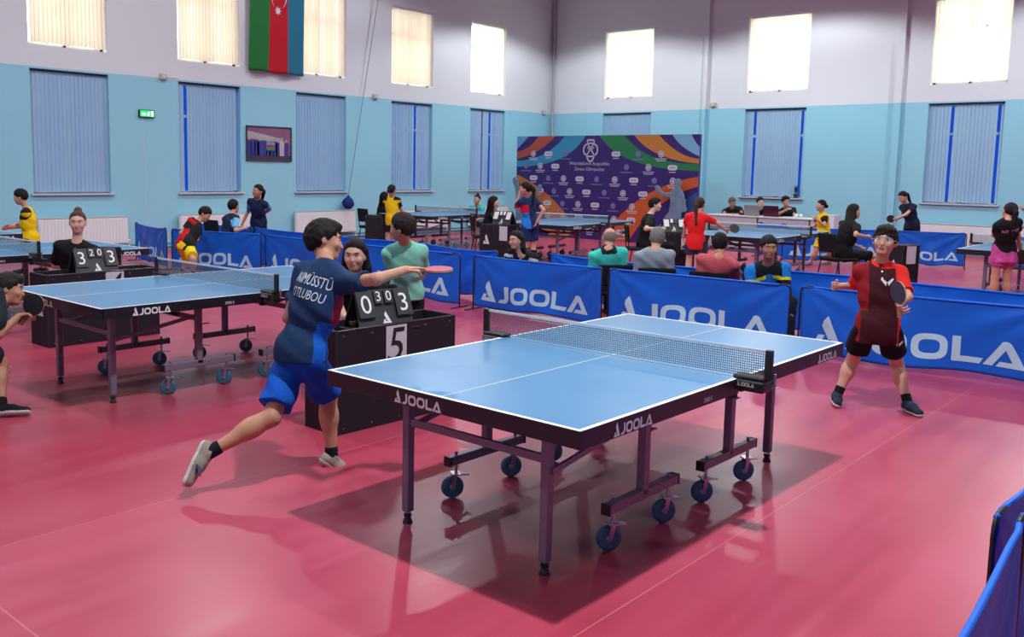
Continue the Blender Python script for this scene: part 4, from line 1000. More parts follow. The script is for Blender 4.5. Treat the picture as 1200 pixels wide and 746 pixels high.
    if wrinkle: F.wrinkle(wrinkle, 34, sum(map(ord, label)) % 7); F.wrinkle(wrinkle*1.5, 17, sum(map(ord, label)) % 5+.7)
    F.cut(pel+np.array([0, 0, -he*sc]), np.array([0, 0, -1.]))
    # neck opening
    F.cone(neck+up*.022, neck+up*.25, .046*ls+.005, .072, .0, op='sub')
    F.cut(neck+up*.055+cf*.0, nrm(up+cf*.25))
    mats = shirt_mats or [cloth(*shirt)]
    rg = None
    if shirt_region is not None:
        fr = dict(pel=pel, neck=neck, cr=cr, cf=cf, up=up, J=A, sc=sc, H=H)
        rg = lambda P: shirt_region(P, fr)
    so = field_obj(F, 'shirt', mats, root, rg)
    if collar is not None:
        F = Field(neck-.2, neck+.2, min(h, .008))
        F.cone(neck-up*.012+cf*.012, neck+up*.030-cf*.004, .082*ls, .062*ls, 0); F.ell(neck+cf*.055-up*.028, (cr, cf, up), (.055, .03, .03), .02)
        F.cone(neck-up*.06, neck+up*.2, .052*ls, .055*ls, 0, op='sub'); F.cut(neck+up*.038, nrm(up+cf*.5)); F.cut(neck-up*.045, -up)
        F.cone(neck+cf*.09-up*.05, neck+cf*.075+up*.04, .006, .022, 0, op='sub')
        field_obj(F, 'collar', cloth(*collar), root)
    # --- lower garment
    if bottom:
        lo2, hi2 = lo.copy(), hi.copy(); hi2[2] = min(hi2[2], pel[2]+.3)
        F = Field(lo2, hi2, h); inf = .014
        F.ell(pel+np.array([0, 0, .03]), (pr_, pf_v, np.array([0, 0, 1.])), (W_*1.02+inf, D_+.02+inf, .13*sc+inf), 0)
        for S_ in 'RL':
            hp_, kn, an = A['hip'+S_], A['kn'+S_], A['an'+S_]; d = nrm(kn-hp_); L = np.linalg.norm(kn-hp_)
            if bottom == 'shorts': F.cone(hp_, hp_+d*(L*bottom_len+.08), .092*ls*fat, .104*ls, .03, cuts=((hp_+d*L*bottom_len, d),))
            elif bottom == 'skirt': F.cone(hp_, hp_+d*(L*bottom_len+.08), .088*ls*fat, .11*ls, .06, cuts=((hp_+d*L*bottom_len, d),))
            else:
                F.cone(hp_, kn, .088*ls*fat, .066*ls, .03); d2 = nrm(an-kn); F.cone(kn, an, .064*ls, .050*ls, .02, cuts=((an-d2*.0, d2),))
        if bottom == 'skirt':
            kz = min(A['knR'][2], A['knL'][2]); F.cone(pel, pel+np.array([0, 0, -.16]), W_+.02, W_+.05, .04, cuts=((pel+np.array([0, 0, -.17]), np.array([0, 0, -1.])),))
        if wrinkle: F.wrinkle(wrinkle*1.2, 30, 2)
        F.cut(pel+np.array([0, 0, .10]), np.array([0, 0, 1.]))
        field_obj(F, {'shorts': 'shorts', 'skirt': 'skirt', 'trousers': 'trousers'}[bottom], bottom_c if isinstance(bottom_c, bpy.types.Material) else cloth(*bottom_c), root)
    # --- socks and shoes
    if legs and shoe_c is not None:
        for S_ in 'RL':
            kn, an, td = A['kn'+S_], A['an'+S_], nrm(A['td'+S_]); ax = nrm(kn-an); dn = nrm(-ax+td*(ax@td)); dn = nrm(dn-td*(dn@td)); sd = np.cross(td, dn); fl_ = .150*H
            if bottom != 'trousers' and sock_c is not None:
                F = Field(an-.16, an+.16, min(h, .010)); F.cone(an+ax*.085, an-ax*.01, .036*ls+.004, .036*ls+.003, 0, cuts=((an+ax*.075, ax),)); field_obj(F, 'sock', cloth(*sock_c), root)
            g = an[2] if abs(dn[2]) > .95 else None
            drop = .058*sc
            hl_ = an-td*.030*sc+dn*drop*.35; toe = an+td*(fl_*.70)+dn*drop*.62
            hh = min(h, .009); F = Field(an-.32, an+.32, hh)
            F.cone(hl_, an+td*fl_*.30+dn*drop*.30, .040*ls, .038*ls, 0); F.cone(an+td*fl_*.25+dn*drop*.40, toe, .039*ls, .034*ls, .03); F.cone(an+dn*drop*.1, an-dn*.02, .036*ls, .040*ls, .02)
            bot = an+dn*drop; F.cut(bot, dn); F.cut(an-dn*.028, -dn)
            m_ = mat('shoe_%s' % str(len(bpy.data.materials)), srgb(*shoe_c), .6) if False else cloth(*shoe_c)
            sh_o = field_obj(F, 'shoe', m_, root)
            F = Field(an-.32, an+.32, hh)
            F.cone(hl_, an+td*fl_*.30+dn*drop*.35, .044*ls, .041*ls, 0); F.cone(an+td*fl_*.25+dn*drop*.42, toe, .042*ls, .037*ls, .03)
            F.cut(bot+dn*.004, dn); F.cut(bot-dn*.020*sc-.0, -dn); field_obj(F, 'sole', cloth(205, 202, 195), sh_o if sh_o else root)
    # --- hair
    F = Field(hc-np.array([.36, .36, .75]), hc+np.array([.36, .36, .26]), max(min(h, .012), .006))
    bk = -hf
    thick = .014 if hair != 'bald' else .004
    o_ = hc+hu*.026*hs-hf*.012*hs
    if hair == 'short_thick': thick = .020
    if hair == 'bald': thick = .003
    if hair in ('bun', 'ponytail', 'lowbun'): thick = .009
    F.ell(o_, (hf, hl, hu), (.098*hs+thick, .079*hs+thick*.8, .098*hs+thick), 0)
    if hair in ('short_thick', 'fringe'): F.ell(hc+hu*.088*hs+hf*.040*hs, (hf, hl, hu), (.060*hs, .066*hs, .034*hs), .02)
    # hairline: a slanted line from the forehead past the ear to the nape, with an uneven edge
    def line(f0, u0, slope, amp=.006, taper=None):
        n_ = nrm(hf*slope-hu); c0 = hc+hf*f0*hs+hu*u0*hs
        X, Y, Z = F.ax[0][:, None, None], F.ax[1][None, :, None], F.ax[2][None, None, :]
        lat = (X-hc[0])*hl[0]+(Y-hc[1])*hl[1]+(Z-hc[2])*hl[2]
        d = (X-c0[0])*n_[0]+(Y-c0[1])*n_[1]+(Z-c0[2])*n_[2]+amp*(np.sin(lat*260)+.7*np.sin(lat*123+1))
        tp = thick if taper is None else taper
        F.D = np.maximum(F.D+tp*np.clip(1+d/.040, 0, 1)**1.5, d).astype(np.float32)
    if hair == 'fringe': line(.085, .036, .62, .005, .004); F.cut(hc-hu*.055*hs, nrm(-hu+hf*.5))
    elif hair in ('short', 'short_thick'): line(.088, .060 if hair == 'short' else .056, .88, .005, thick*.75); F.cut(hc-hu*.062*hs, -hu)
    elif hair == 'bald': line(-.02, .0, .9, .002); F.cut(hc-hu*.055*hs, -hu); F.cut(hc-hf*.03*hs+hu*.055, nrm(hf*.45+hu*.9))
    elif hair == 'bun': line(.088, .086, .95, .001)
    elif hair == 'long': line(.090, .082, 1.02, .001)
    else: line(.090, .072, .95, .002)
    dz = np.array([0, 0, -1.])
    bd_ = -cf
    if hair == 'long':
        for s_ in (-1, 1):
            p0 = hc+hl*.074*hs*s_+hu*.035*hs-hf*.025*hs; p1 = hc+hl*.088*s_-hu*.095*hs-hf*.030*hs; front = s_ > 0
            p2 = neck+hl*.092*s_-up*.19+(cf*.085 if front else bd_*.075)
            F.cone(p0, p1, .024, .028, .02); F.cone(p1, p2, .028, .020, .02)
        F.cone(hc-hf*.060*hs-hu*.02, neck-up*.05+bd_*.045, .070, .060, .03); F.cone(neck-up*.05+bd_*.045, neck-up*.25+bd_*.10, .062, .040, .03)
    elif hair == 'ponytail':
        p0 = hc-hf*.105*hs+hu*.05*hs; p1 = p0-hf*.045-hu*.06; p2 = neck-up*.16+bd_*.13
        F.cone(p0, p1, .026, .034, .015); F.cone(p1, p2, .036, .018, .02)
        F.cut(hc+hf*5, hf)
    elif hair == 'bun':
        F.ell(hc+hu*.128*hs-hf*.030*hs, (hf, hl, hu), (.038, .040, .040), .012)
    elif hair == 'lowbun':
        F.ell(hc-hu*.01*hs-hf*.125*hs, (hf, hl, hu), (.036, .040, .040), .012)
    X, Y, Z = F.ax[0][:, None, None], F.ax[1][None, :, None], F.ax[2][None, None, :]
    lat = (X-hc[0])*hl[0]+(Y-hc[1])*hl[1]+(Z-hc[2])*hl[2]; fo = (X-hc[0])*hf[0]+(Y-hc[1])*hf[1]+(Z-hc[2])*hf[2]; vu = (X-hc[0])*hu[0]+(Y-hc[1])*hu[1]+(Z-hc[2])*hu[2]
    k_ = 1.0 if hair in ('short', 'short_thick', 'fringe') else .5
    F.D = (F.D+k_*(.0022*np.sin(lat*210+3*np.sin(vu*38+fo*25))+.0028*np.sin(lat*77+fo*60+2*np.sin(vu*50))*np.sin(vu*85+fo*40)+.0012*np.sin(lat*420+fo*130+vu*90))).astype(np.float32)
    field_obj(F, 'hair', hairm(hair_c), root, smooth_it=0 if h < .01 else 1)
    # --- face details where they show
    if face:
        ey = mat('eye_white', (.62, .60, .58), .25) if 'eye_white' not in bpy.data.materials else bpy.data.materials['eye_white']
        ir = mat('dark_iris', (.02, .012, .01), .2) if 'dark_iris' not in bpy.data.materials else bpy.data.materials['dark_iris']
        br = hairm(hair_c); lp = mat('lips_%s' % skin_c[0], srgb(int(skin_c[0]*.80), int(skin_c[1]*.58), int(skin_c[2]*.60)), .45) if 'lips_%s' % skin_c[0] not in bpy.data.materials else bpy.data.materials['lips_%s' % skin_c[0]]
        for s_ in (-1, 1):
            c = hc+hf*.0765*hs+hl*.031*hs*s_+hu*.010*hs
            F = Field(c-.03, c+.03, .0025); F.ell(c, (hf, hl, hu), (.0095*hs, .0145*hs, .0072*hs), 0); e = field_obj(F, 'eye', ey, root, smooth_it=0)
            F = Field(c-.03, c+.03, .002); F.ell(c+hf*.0072*hs, (hf, hl, hu), (.0038*hs, .0062*hs, .0066*hs), 0); field_obj(F, 'iris', ir, e, smooth_it=0)
            F = Field(c-.06, c+.06, .003); F.cone(c+hu*.021*hs-hl*s_*.014*hs+hf*.0165, c+hu*.025*hs+hl*s_*.008*hs+hf*.014, .0028, .0032, .004); F.cone(c+hu*.025*hs+hl*s_*.008*hs+hf*.014, c+hu*.019*hs+hl*s_*.022*hs+hf*.003, .0032, .0022, .004); field_obj(F, 'eyebrow', br, root)
        c = hc+hf*.088*hs-hu*.056*hs
        F = Field(c-.05, c+.05, .0025); F.ell(c+hu*.004, (hf, hl, hu), (.010*hs, .022*hs, .0042*hs), 0); F.ell(c-hu*.005, (hf, hl, hu), (.0105*hs, .018*hs, .0052*hs), .002); field_obj(F, 'lips', lp, root)
    fr = dict(root=root, hc=hc, hf=hf, hl=hl, hu=hu, hs=hs, cr=cr, cf=cf, up=up, pel=pel, neck=neck, J=A, shirt=so, sc=sc)
    return fr
def project_decal(polys, name, m, target, O, U, V, D, parent, off=.004, sub=1):
    """printed shapes laid onto a garment: every point is dropped on the surface along D"""
    me = target.data; L = root_loc(target); bv = BVHTree.FromPolygons([tuple(v.co+L) for v in me.vertices], [tuple(p.vertices) for p in me.polygons])
    O, U, V, D = Vector(O), Vector(U), Vector(V), Vector(D).normalized()
    def warp(x, y):
        p = O+U*x+V*y; hit = bv.ray_cast(p-D*.25, D, .8)
        return (hit[0]-D*off) if hit[0] is not None else p
    return flatdecal(polys, name, m, O, U, V, parent, sub=sub, warp=warp)
def bat(label, centre, handle_dir, normal, front=(.012, .011, .012), back=(.45, .02, .03), group='table tennis bats in play'):
    u = Vector(handle_dir).normalized(); n = Vector(normal).normalized(); n = (n-u*n.dot(u)).normalized(); v = n.cross(u)
    c = Vector(centre); t = thing('table_tennis_bat', label, 'table tennis bat', c, group=group)
    out = [(.079*math.sin(a), -.081*math.cos(a)) for a in [2*math.pi*i/32 for i in range(32)]]
    fn = 'bat_rubber_%02d%02d' % (int(front[0]*99), int(front[1]*99)); bn = 'bat_rubber_%02d%02d' % (int(back[0]*99), int(back[1]*99))
    gm = lambda k, col: bpy.data.materials.get(k) or mat(k, col, .5)
    wood = gm('bat_wood', (.50, .33, .17))
    b = MB(); b.prism(out, c-n*.003, v, u, n, .006); b.bar(c+u*.07, c+u*.10, .032, .008, upv=n) ; b.build('blade', wood, t, world=True)
    i2 = [(x*.985, y*.985) for x, y in out]
    b = MB(); b.prism(i2, c+n*.003, v, u, n, .004); b.build('rubber', gm(fn, front), t, world=True)
    b = MB(); b.prism(i2, c-n*.007, v, u, n, .004); b.build('rubber', gm(bn, back), t, world=True)
    b = MB(); b.bar(c+u*.078, c+u*.178, .030, .023, upv=n); b.build('handle', gm('bat_handle', (.30, .16, .09)), t, world=True)
    return t
# joints of every figure in metres: pelvis, neck, head, then right and left shoulder, elbow, wrist, hip, knee, ankle, toe direction; height and yaw angles last
POSES = {
 'server': [-1.053, 1.378, 0.696, -0.904, 1.319, 1.21, -0.821, 1.447, 1.33, -0.901, 1.17, 1.122, -0.927, 0.895, 1.169, -0.69, 0.908, 1.202, -1.06, 1.295, 0.686, -0.811, 1.427, 0.414, -0.808, 1.4, 0.039, 0.707, -0.342, -0.619, -0.943, 1.484, 1.169, -1.043, 1.505, 0.9, -0.874, 1.611, 0.766, -1.045, 1.46, 0.686, -1.276, 1.358, 0.386, -1.591, 1.5, 0.221, -0.587, -0.155, -0.795, 1.6, 10, -5, -38, -5],
 'receiver': [2.911, -0.482, 0.646, 2.945, -0.458, 1.112, 2.899, -0.498, 1.284, 2.878, -0.338, 1.048, 3.084, -0.248, 0.913, 2.867, -0.188, 0.925, 2.875, -0.412, 0.636, 3.063, -0.272, 0.345, 2.949, -0.207, 0.06, -0.906, -0.423, 0, 3.003, -0.584, 1.051, 2.829, -0.706, 0.897, 2.606, -0.711, 0.869, 2.946, -0.551, 0.636, 3.174, -0.563, 0.333, 3.068, -0.694, 0.06, -0.707, -0.707, 0, 1.5, 207, 207, 188, 8],
 'umpire_w': [0.478, 2.566, 0.5, 0.308, 2.428, 0.934, 0.243, 2.384, 1.113, 0.243, 2.582, 0.881, 0.058, 2.378, 0.814, -0.034, 2.178, 0.71, 0.434, 2.638, 0.49, 0.081, 2.476, 0.51, 0.064, 2.466, 0.06, -0.848, -0.53, 0, 0.421, 2.312, 0.865, 0.37, 2.281, 0.596, 0.156, 2.253, 0.52, 0.523, 2.495, 0.49, 0.223, 2.249, 0.51, 0.206, 2.238, 0.06, -0.848, -0.53, 0, 1.62, 212, 212, 215, 0],
 'mint': [1.134, 2.745, 0.726, 1.029, 2.655, 1.138, 0.942, 2.607, 1.284, 1.144, 2.58, 1.087, 1.278, 2.689, 0.901, 1.362, 2.841, 0.77, 1.192, 2.697, 0.716, 1.212, 2.706, 0.384, 1.207, 2.684, 0.065, 0.643, 0.766, 0, 0.943, 2.755, 1.074, 1.075, 2.881, 0.898, 1.22, 2.979, 0.769, 1.076, 2.794, 0.716, 1.082, 2.816, 0.384, 1.061, 2.807, 0.065, 0.643, 0.766, 0, 1.45, 50, 50, 112, 0],
 'umpire_b': [0.287, 6.865, 0.5, 0.192, 6.632, 0.93, 0.21, 6.637, 1.141, 0.074, 6.764, 0.895, 0.109, 6.955, 0.678, 0.168, 6.713, 0.676, 0.223, 6.922, 0.49, -0.078, 6.663, 0.51, -0.092, 6.648, 0.06, -0.669, -0.743, 0, 0.336, 6.565, 0.845, 0.494, 6.751, 0.688, 0.304, 6.601, 0.632, 0.351, 6.807, 0.49, 0.124, 6.48, 0.51, 0.111, 6.465, 0.06, -0.669, -0.743, 0, 1.66, 228, 228, 238, 0],
 'edgeboy': [-1.869, 3.898, 0.55, -1.603, 4.216, 0.723, -1.459, 4.278, 0.817, -1.627, 4.098, 0.815, -1.64, 4.053, 0.537, -1.459, 4.134, 0.643, -1.908, 3.83, 0.54, -1.652, 4.012, 0.341, -1.725, 3.83, 0.06, 0.866, -0.5, 0, -1.653, 4.246, 0.583, -1.585, 4.445, 0.427, -1.462, 4.523, 0.255, -1.83, 3.966, 0.54, -1.668, 4.271, 0.335, -1.633, 4.549, 0.06, 0.866, -0.5, 0, 1.5, -30, -30, -35, -5],
 'yellowboy': [1.844, 11.589, 0.577, 1.835, 11.616, 1.053, 1.756, 11.656, 1.223, 1.92, 11.713, 0.989, 1.843, 11.777, 0.778, 1.673, 11.855, 0.75, 1.891, 11.646, 0.567, 1.872, 11.857, 0.307, 1.934, 12.056, 0.06, -0.766, 0.643, 0, 1.752, 11.513, 0.998, 1.835, 11.666, 0.82, 1.637, 11.589, 0.804, 1.796, 11.533, 0.567, 2.027, 11.824, 0.301, 2.275, 12.1, 0.06, -0.766, 0.643, 0, 1.42, 140, 140, 142, -12],
 'redboy': [3.617, 10.153, 0.508, 3.901, 10.258, 0.84, 4.017, 10.217, 0.975, 3.772, 10.194, 0.886, 3.618, 10.271, 0.688, 3.8, 10.349, 0.581, 3.546, 10.12, 0.498, 3.792, 10.322, 0.257, 3.575, 10.247, 0.06, 0.423, -0.906, 0, 3.951, 10.293, 0.702, 4.099, 10.501, 0.642, 3.952, 10.345, 0.575, 3.687, 10.186, 0.498, 3.555, 9.843, 0.308, 3.61, 9.915, 0.06, 0.423, -0.906, 0, 1.5, -65, -65, -55, -35],
 'seatblue': [4.781, 10.748, 0.47, 4.913, 10.807, 0.912, 5.015, 10.879, 1.053, 4.901, 10.645, 0.869, 4.784, 10.5, 0.672, 5.009, 10.552, 0.704, 4.781, 10.667, 0.46, 5.15, 10.617, 0.48, 5.17, 10.617, 0.06, 1, 0, 0, 4.889, 10.953, 0.831, 4.949, 10.953, 0.573, 5.138, 10.863, 0.504, 4.781, 10.829, 0.46, 5.15, 10.879, 0.48, 5.17, 10.879, 0.06, 1, 0, 0, 1.55, 0, 0, 15, 0],
 'navygirl': [5.596, 10.978, 0.766, 5.467, 10.817, 1.166, 5.409, 10.735, 1.317, 5.417, 10.957, 1.135, 5.494, 11.136, 0.958, 5.378, 11.129, 0.765, 5.564, 11.048, 0.756, 5.541, 11.049, 0.405, 5.555, 11.066, 0.068, -0.906, -0.423, 0, 5.553, 10.722, 1.085, 5.754, 10.864, 0.994, 5.793, 11.068, 0.909, 5.629, 10.907, 0.756, 5.616, 10.889, 0.405, 5.638, 10.889, 0.068, -0.906, -0.423, 0, 1.5, 205, 205, 190, 0],
 'ponychair': [10.683, 13.219, 0.477, 10.591, 13.068, 0.923, 10.551, 12.969, 1.085, 10.518, 12.968, 0.802, 10.6, 12.911, 0.564, 10.794, 12.832, 0.553, 10.636, 13.151, 0.467, 10.646, 13.132, 0.266, 10.624, 13.135, 0.072, 0.819, -0.574, 0, 10.691, 13.21, 0.92, 10.773, 13.153, 0.682, 10.913, 12.998, 0.633, 10.731, 13.288, 0.467, 10.753, 13.284, 0.266, 10.743, 13.304, 0.072, 0.819, -0.574, 0, 1.6, -35, -35, -30, 0],
 'yellowgirl': [9.188, 11.291, 0.694, 9.182, 11.317, 1.154, 9.105, 11.237, 1.298, 9.241, 11.188, 1.099, 9.387, 11.243, 0.887, 9.589, 11.268, 0.792, 9.221, 11.221, 0.684, 9.243, 11.22, 0.37, 9.229, 11.203, 0.068, 0.906, 0.423, 0, 9.125, 11.438, 1.084, 9.215, 11.48, 0.861, 9.41, 11.516, 0.833, 9.155, 11.362, 0.684, 9.169, 11.38, 0.37, 9.147, 11.38, 0.068, 0.906, 0.423, 0, 1.5, 25, 25, 15, 0],
 'cyan': [13.263, 12.438, 0.543, 12.987, 12.263, 0.853, 12.935, 12.221, 1.022, 12.959, 12.408, 0.818, 13.086, 12.628, 0.751, 12.875, 12.668, 0.817, 13.23, 12.509, 0.533, 13.208, 12.51, 0.296, 13.221, 12.527, 0.068, -0.906, -0.423, 0, 13.092, 12.167, 0.8, 13.002, 12.124, 0.577, 12.804, 12.087, 0.55, 13.296, 12.368, 0.533, 13.282, 12.35, 0.296, 13.304, 12.349, 0.068, -0.906, -0.423, 0, 1.5, 205, 205, 195, 0],
 'chinw': [9.791, 9.185, 0.49, 9.784, 9.103, 0.969, 9.731, 8.997, 1.125, 9.68, 8.993, 0.88, 9.502, 8.776, 0.841, 9.408, 8.681, 1.044, 9.737, 9.121, 0.48, 10, 8.835, 0.5, 10.015, 8.822, 0.06, 0.766, -0.643, 0, 9.89, 9.236, 0.924, 9.936, 9.198, 0.655, 10.027, 9.005, 0.562, 9.845, 9.25, 0.48, 10.172, 9.041, 0.5, 10.187, 9.028, 0.06, 0.766, -0.643, 0, 1.62, -40, -40, -48, 0],
 'pray': [8.8, 7.379, 0.82, 8.729, 7.396, 1.289, 8.62, 7.354, 1.44, 8.89, 7.354, 1.247, 8.875, 7.141, 1.071, 8.796, 7.225, 0.858, 8.88, 7.358, 0.81, 8.894, 7.374, 0.433, 8.899, 7.353, 0.071, 0.259, 0.966, 0, 8.589, 7.435, 1.199, 8.726, 7.658, 1.113, 8.775, 7.607, 1.342, 8.721, 7.4, 0.81, 8.716, 7.422, 0.433, 8.702, 7.405, 0.071, 0.259, 0.966, 0, 1.58, 75, 75, 115, 0],
 'jacket': [5.34, 4.81, 0.56, 4.959, 4.536, 0.689, 4.912, 4.587, 0.873, 4.924, 4.708, 0.695, 4.865, 4.703, 0.426, 4.72, 4.612, 0.333, 5.332, 4.894, 0.55, 4.944, 4.91, 0.57, 4.924, 4.908, 0.06, -0.996, -0.087, 0, 5.1, 4.441, 0.647, 5.041, 4.436, 0.377, 4.798, 4.493, 0.311, 5.347, 4.726, 0.55, 4.968, 4.643, 0.57, 4.948, 4.641, 0.06, -0.996, -0.087, 0, 1.62, 185, 185, 172, 0],
 'teal': [4.98, 3.245, 0.45, 4.734, 3.095, 0.878, 4.882, 3.184, 0.994, 4.888, 2.994, 0.844, 4.926, 3.04, 0.558, 4.997, 3.262, 0.465, 5.048, 3.188, 0.44, 5.349, 3.469, 0.46, 5.362, 3.484, 0.06, 0.643, 0.766, 0, 4.65, 3.237, 0.792, 4.688, 3.283, 0.507, 4.883, 3.378, 0.44, 4.911, 3.303, 0.44, 5.136, 3.648, 0.46, 5.149, 3.663, 0.06, 0.643, 0.766, 0, 1.72, 50, 50, 45, 0],
 'grey': [5.103, 2.698, 0.45, 4.875, 2.578, 0.897, 5.03, 2.641, 1.021, 5.001, 2.451, 0.844, 5.051, 2.485, 0.558, 5.17, 2.679, 0.473, 5.154, 2.624, 0.44, 5.518, 2.818, 0.46, 5.534, 2.829, 0.06, 0.819, 0.574, 0, 4.813, 2.738, 0.826, 4.862, 2.773, 0.54, 5.081, 2.816, 0.464, 5.051, 2.771, 0.44, 5.358, 3.046, 0.46, 5.374, 3.058, 0.06, 0.819, 0.574, 0, 1.72, 35, 35, 35, 0],
 'salmon': [5.231, 2.017, 0.45, 4.979, 1.853, 0.869, 5.131, 1.916, 0.996, 5.075, 1.717, 0.785, 5.315, 1.804, 0.626, 5.547, 1.787, 0.514, 5.254, 1.93, 0.44, 5.662, 1.988, 0.46, 5.681, 1.993, 0.06, 0.966, 0.259, 0, 4.954, 2.035, 0.836, 5.012, 2.05, 0.55, 5.243, 2.021, 0.457, 5.208, 2.103, 0.44, 5.59, 2.257, 0.46, 5.609, 2.262, 0.06, 0.966, 0.259, 0, 1.72, 15, 15, 15, 0],
 'bluem': [5.256, 1.4, 0.45, 4.936, 1.276, 0.836, 4.848, 1.239, 1.02, 4.897, 1.442, 0.759, 4.848, 1.407, 0.473, 4.725, 1.208, 0.405, 5.204, 1.472, 0.44, 4.843, 1.272, 0.46, 4.827, 1.26, 0.06, -0.809, -0.588, 0, 5.065, 1.145, 0.804, 5.017, 1.11, 0.518, 4.806, 1.066, 0.426, 5.309, 1.327, 0.44, 5.007, 1.047, 0.46, 4.991, 1.035, 0.06, -0.809, -0.588, 0, 1.72, 216, 216, 218, -5],
 'polo': [9.919, 5.693, 0.5, 9.944, 5.645, 1.022, 10.046, 5.595, 1.2, 9.806, 5.54, 0.945, 9.542, 5.464, 0.809, 9.752, 5.307, 0.81, 9.849, 5.634, 0.49, 10.078, 5.284, 0.51, 10.091, 5.268, 0.06, 0.643, -0.766, 0, 10.075, 5.764, 0.953, 10.113, 5.718, 0.662, 10.179, 5.5, 0.58, 9.989, 5.751, 0.49, 10.294, 5.465, 0.51, 10.307, 5.45, 0.06, 0.643, -0.766, 0, 1.75, -50, -50, -62, 0],
 'redgirl': [9.016, 4.256, 0.707, 8.971, 4.224, 1.138, 9.087, 4.248, 1.268, 9.034, 4.108, 1.075, 9.247, 4.009, 0.981, 9.437, 3.967, 0.882, 9.048, 4.187, 0.697, 9.07, 4.187, 0.375, 9.056, 4.169, 0.065, 0.906, 0.423, 0, 8.92, 4.349, 1.081, 9.072, 4.475, 0.921, 9.163, 4.546, 0.736, 8.984, 4.324, 0.697, 8.998, 4.341, 0.375, 8.976, 4.342, 0.065, 0.906, 0.423, 0, 1.45, 25, 25, 5, 0],
 'desk1': [17.19, 7.554, 0.56, 16.84, 7.434, 0.933, 16.701, 7.375, 1.081, 16.802, 7.599, 0.846, 16.52, 7.491, 0.794, 16.379, 7.269, 0.807, 17.13, 7.622, 0.55, 16.783, 7.387, 0.57, 16.768, 7.374, 0.06, -0.755, -0.656, 0, 16.976, 7.303, 0.915, 16.753, 7.123, 0.805, 16.492, 7.151, 0.81, 17.249, 7.485, 0.55, 16.968, 7.174, 0.57, 16.953, 7.161, 0.06, -0.755, -0.656, 0, 1.75, 221, 221, 225, -20],
 'desk2': [17.023, 6.757, 0.56, 16.739, 6.676, 0.946, 16.636, 6.639, 1.109, 16.694, 6.821, 0.857, 16.649, 6.782, 0.588, 16.549, 6.58, 0.527, 16.968, 6.82, 0.55, 16.645, 6.605, 0.57, 16.629, 6.592, 0.06, -0.755, -0.656, 0, 16.863, 6.554, 0.926, 16.818, 6.514, 0.657, 16.624, 6.461, 0.558, 17.078, 6.693, 0.55, 16.821, 6.403, 0.57, 16.806, 6.39, 0.06, -0.755, -0.656, 0, 1.62, 221, 221, 225, 0],
 'desk3': [17.068, 6.169, 0.56, 16.795, 6.082, 0.989, 16.67, 6.04, 1.15, 16.738, 6.234, 0.897, 16.457, 6.134, 0.856, 16.388, 5.91, 0.965, 17.009, 6.237, 0.55, 16.668, 6.006, 0.57, 16.653, 5.993, 0.06, -0.755, -0.656, 0, 16.928, 5.955, 0.961, 16.682, 5.825, 0.845, 16.515, 5.765, 0.658, 17.127, 6.102, 0.55, 16.851, 5.796, 0.57, 16.836, 5.783, 0.06, -0.755, -0.656, 0, 1.72, 221, 221, 228, 0],
 'walkgirl': [13.612, 3.981, 0.63, 13.612, 4.023, 1.037, 13.546, 4.04, 1.185, 13.697, 4.102, 0.974, 13.626, 4.172, 0.781, 13.474, 4.255, 0.755, 13.659, 4.029, 0.62, 13.64, 4.105, 0.324, 13.694, 4.244, 0.06, -0.707, 0.707, 0, 13.527, 3.934, 0.992, 13.382, 3.89, 0.823, 13.262, 3.997, 0.934, 13.564, 3.934, 0.62, 13.898, 3.956, 0.337, 14.203, 4.052, 0.06, -0.707, 0.707, 0, 1.3, 135, 135, 140, 0],
 'longhair': [10.858, 2.62, 0.5, 10.909, 2.545, 1.045, 11.045, 2.549, 1.191, 10.819, 2.413, 0.965, 10.565, 2.334, 0.853, 10.792, 2.24, 0.822, 10.815, 2.545, 0.49, 11.129, 2.306, 0.51, 11.147, 2.296, 0.06, 0.866, -0.5, 0, 10.986, 2.696, 0.988, 11.038, 2.666, 0.713, 11.164, 2.49, 0.627, 10.9, 2.694, 0.49, 11.265, 2.541, 0.51, 11.282, 2.531, 0.06, 0.866, -0.5, 0, 1.65, -30, -30, -45, -5],
 'darkgirl': [16.1, 3.111, 0.791, 15.961, 3.198, 1.21, 15.86, 3.26, 1.349, 16.021, 3.317, 1.138, 16.244, 3.268, 1.009, 16.08, 3.379, 0.902, 16.12, 3.187, 0.781, 16.103, 3.201, 0.417, 16.125, 3.206, 0.068, -0.966, 0.259, 0, 15.94, 3.055, 1.166, 15.746, 3.137, 1.009, 15.548, 3.221, 0.941, 16.079, 3.036, 0.781, 16.058, 3.031, 0.417, 16.074, 3.017, 0.068, -0.966, 0.259, 0, 1.5, 165, 165, 160, -25],
 'pinkskirt': [9.86, 0.133, 0.817, 9.677, 0.085, 1.216, 9.818, 0.102, 1.325, 9.789, -0.009, 1.187, 9.958, 0.004, 0.994, 10.122, 0.015, 0.847, 9.914, 0.079, 0.807, 9.936, 0.086, 0.429, 9.929, 0.065, 0.066, 0.707, 0.707, 0, 9.618, 0.193, 1.133, 9.83, 0.264, 1.006, 10.049, 0.251, 1.033, 9.806, 0.187, 0.807, 9.813, 0.209, 0.429, 9.792, 0.202, 0.066, 0.707, 0.707, 0, 1.47, 45, 45, 42, 0],
 'edgegirl': [14.885, 0.52, 0.785, 14.807, 0.593, 1.222, 14.711, 0.627, 1.373, 14.923, 0.672, 1.165, 14.859, 0.749, 0.942, 14.698, 0.863, 0.91, 14.944, 0.57, 0.775, 14.939, 0.592, 0.414, 14.96, 0.583, 0.068, -0.643, 0.766, 0, 14.713, 0.493, 1.157, 14.519, 0.662, 1.106, 14.373, 0.787, 1.223, 14.825, 0.47, 0.775, 14.804, 0.479, 0.414, 14.81, 0.457, 0.068, -0.643, 0.766, 0, 1.5, 130, 130, 130, 0],
}
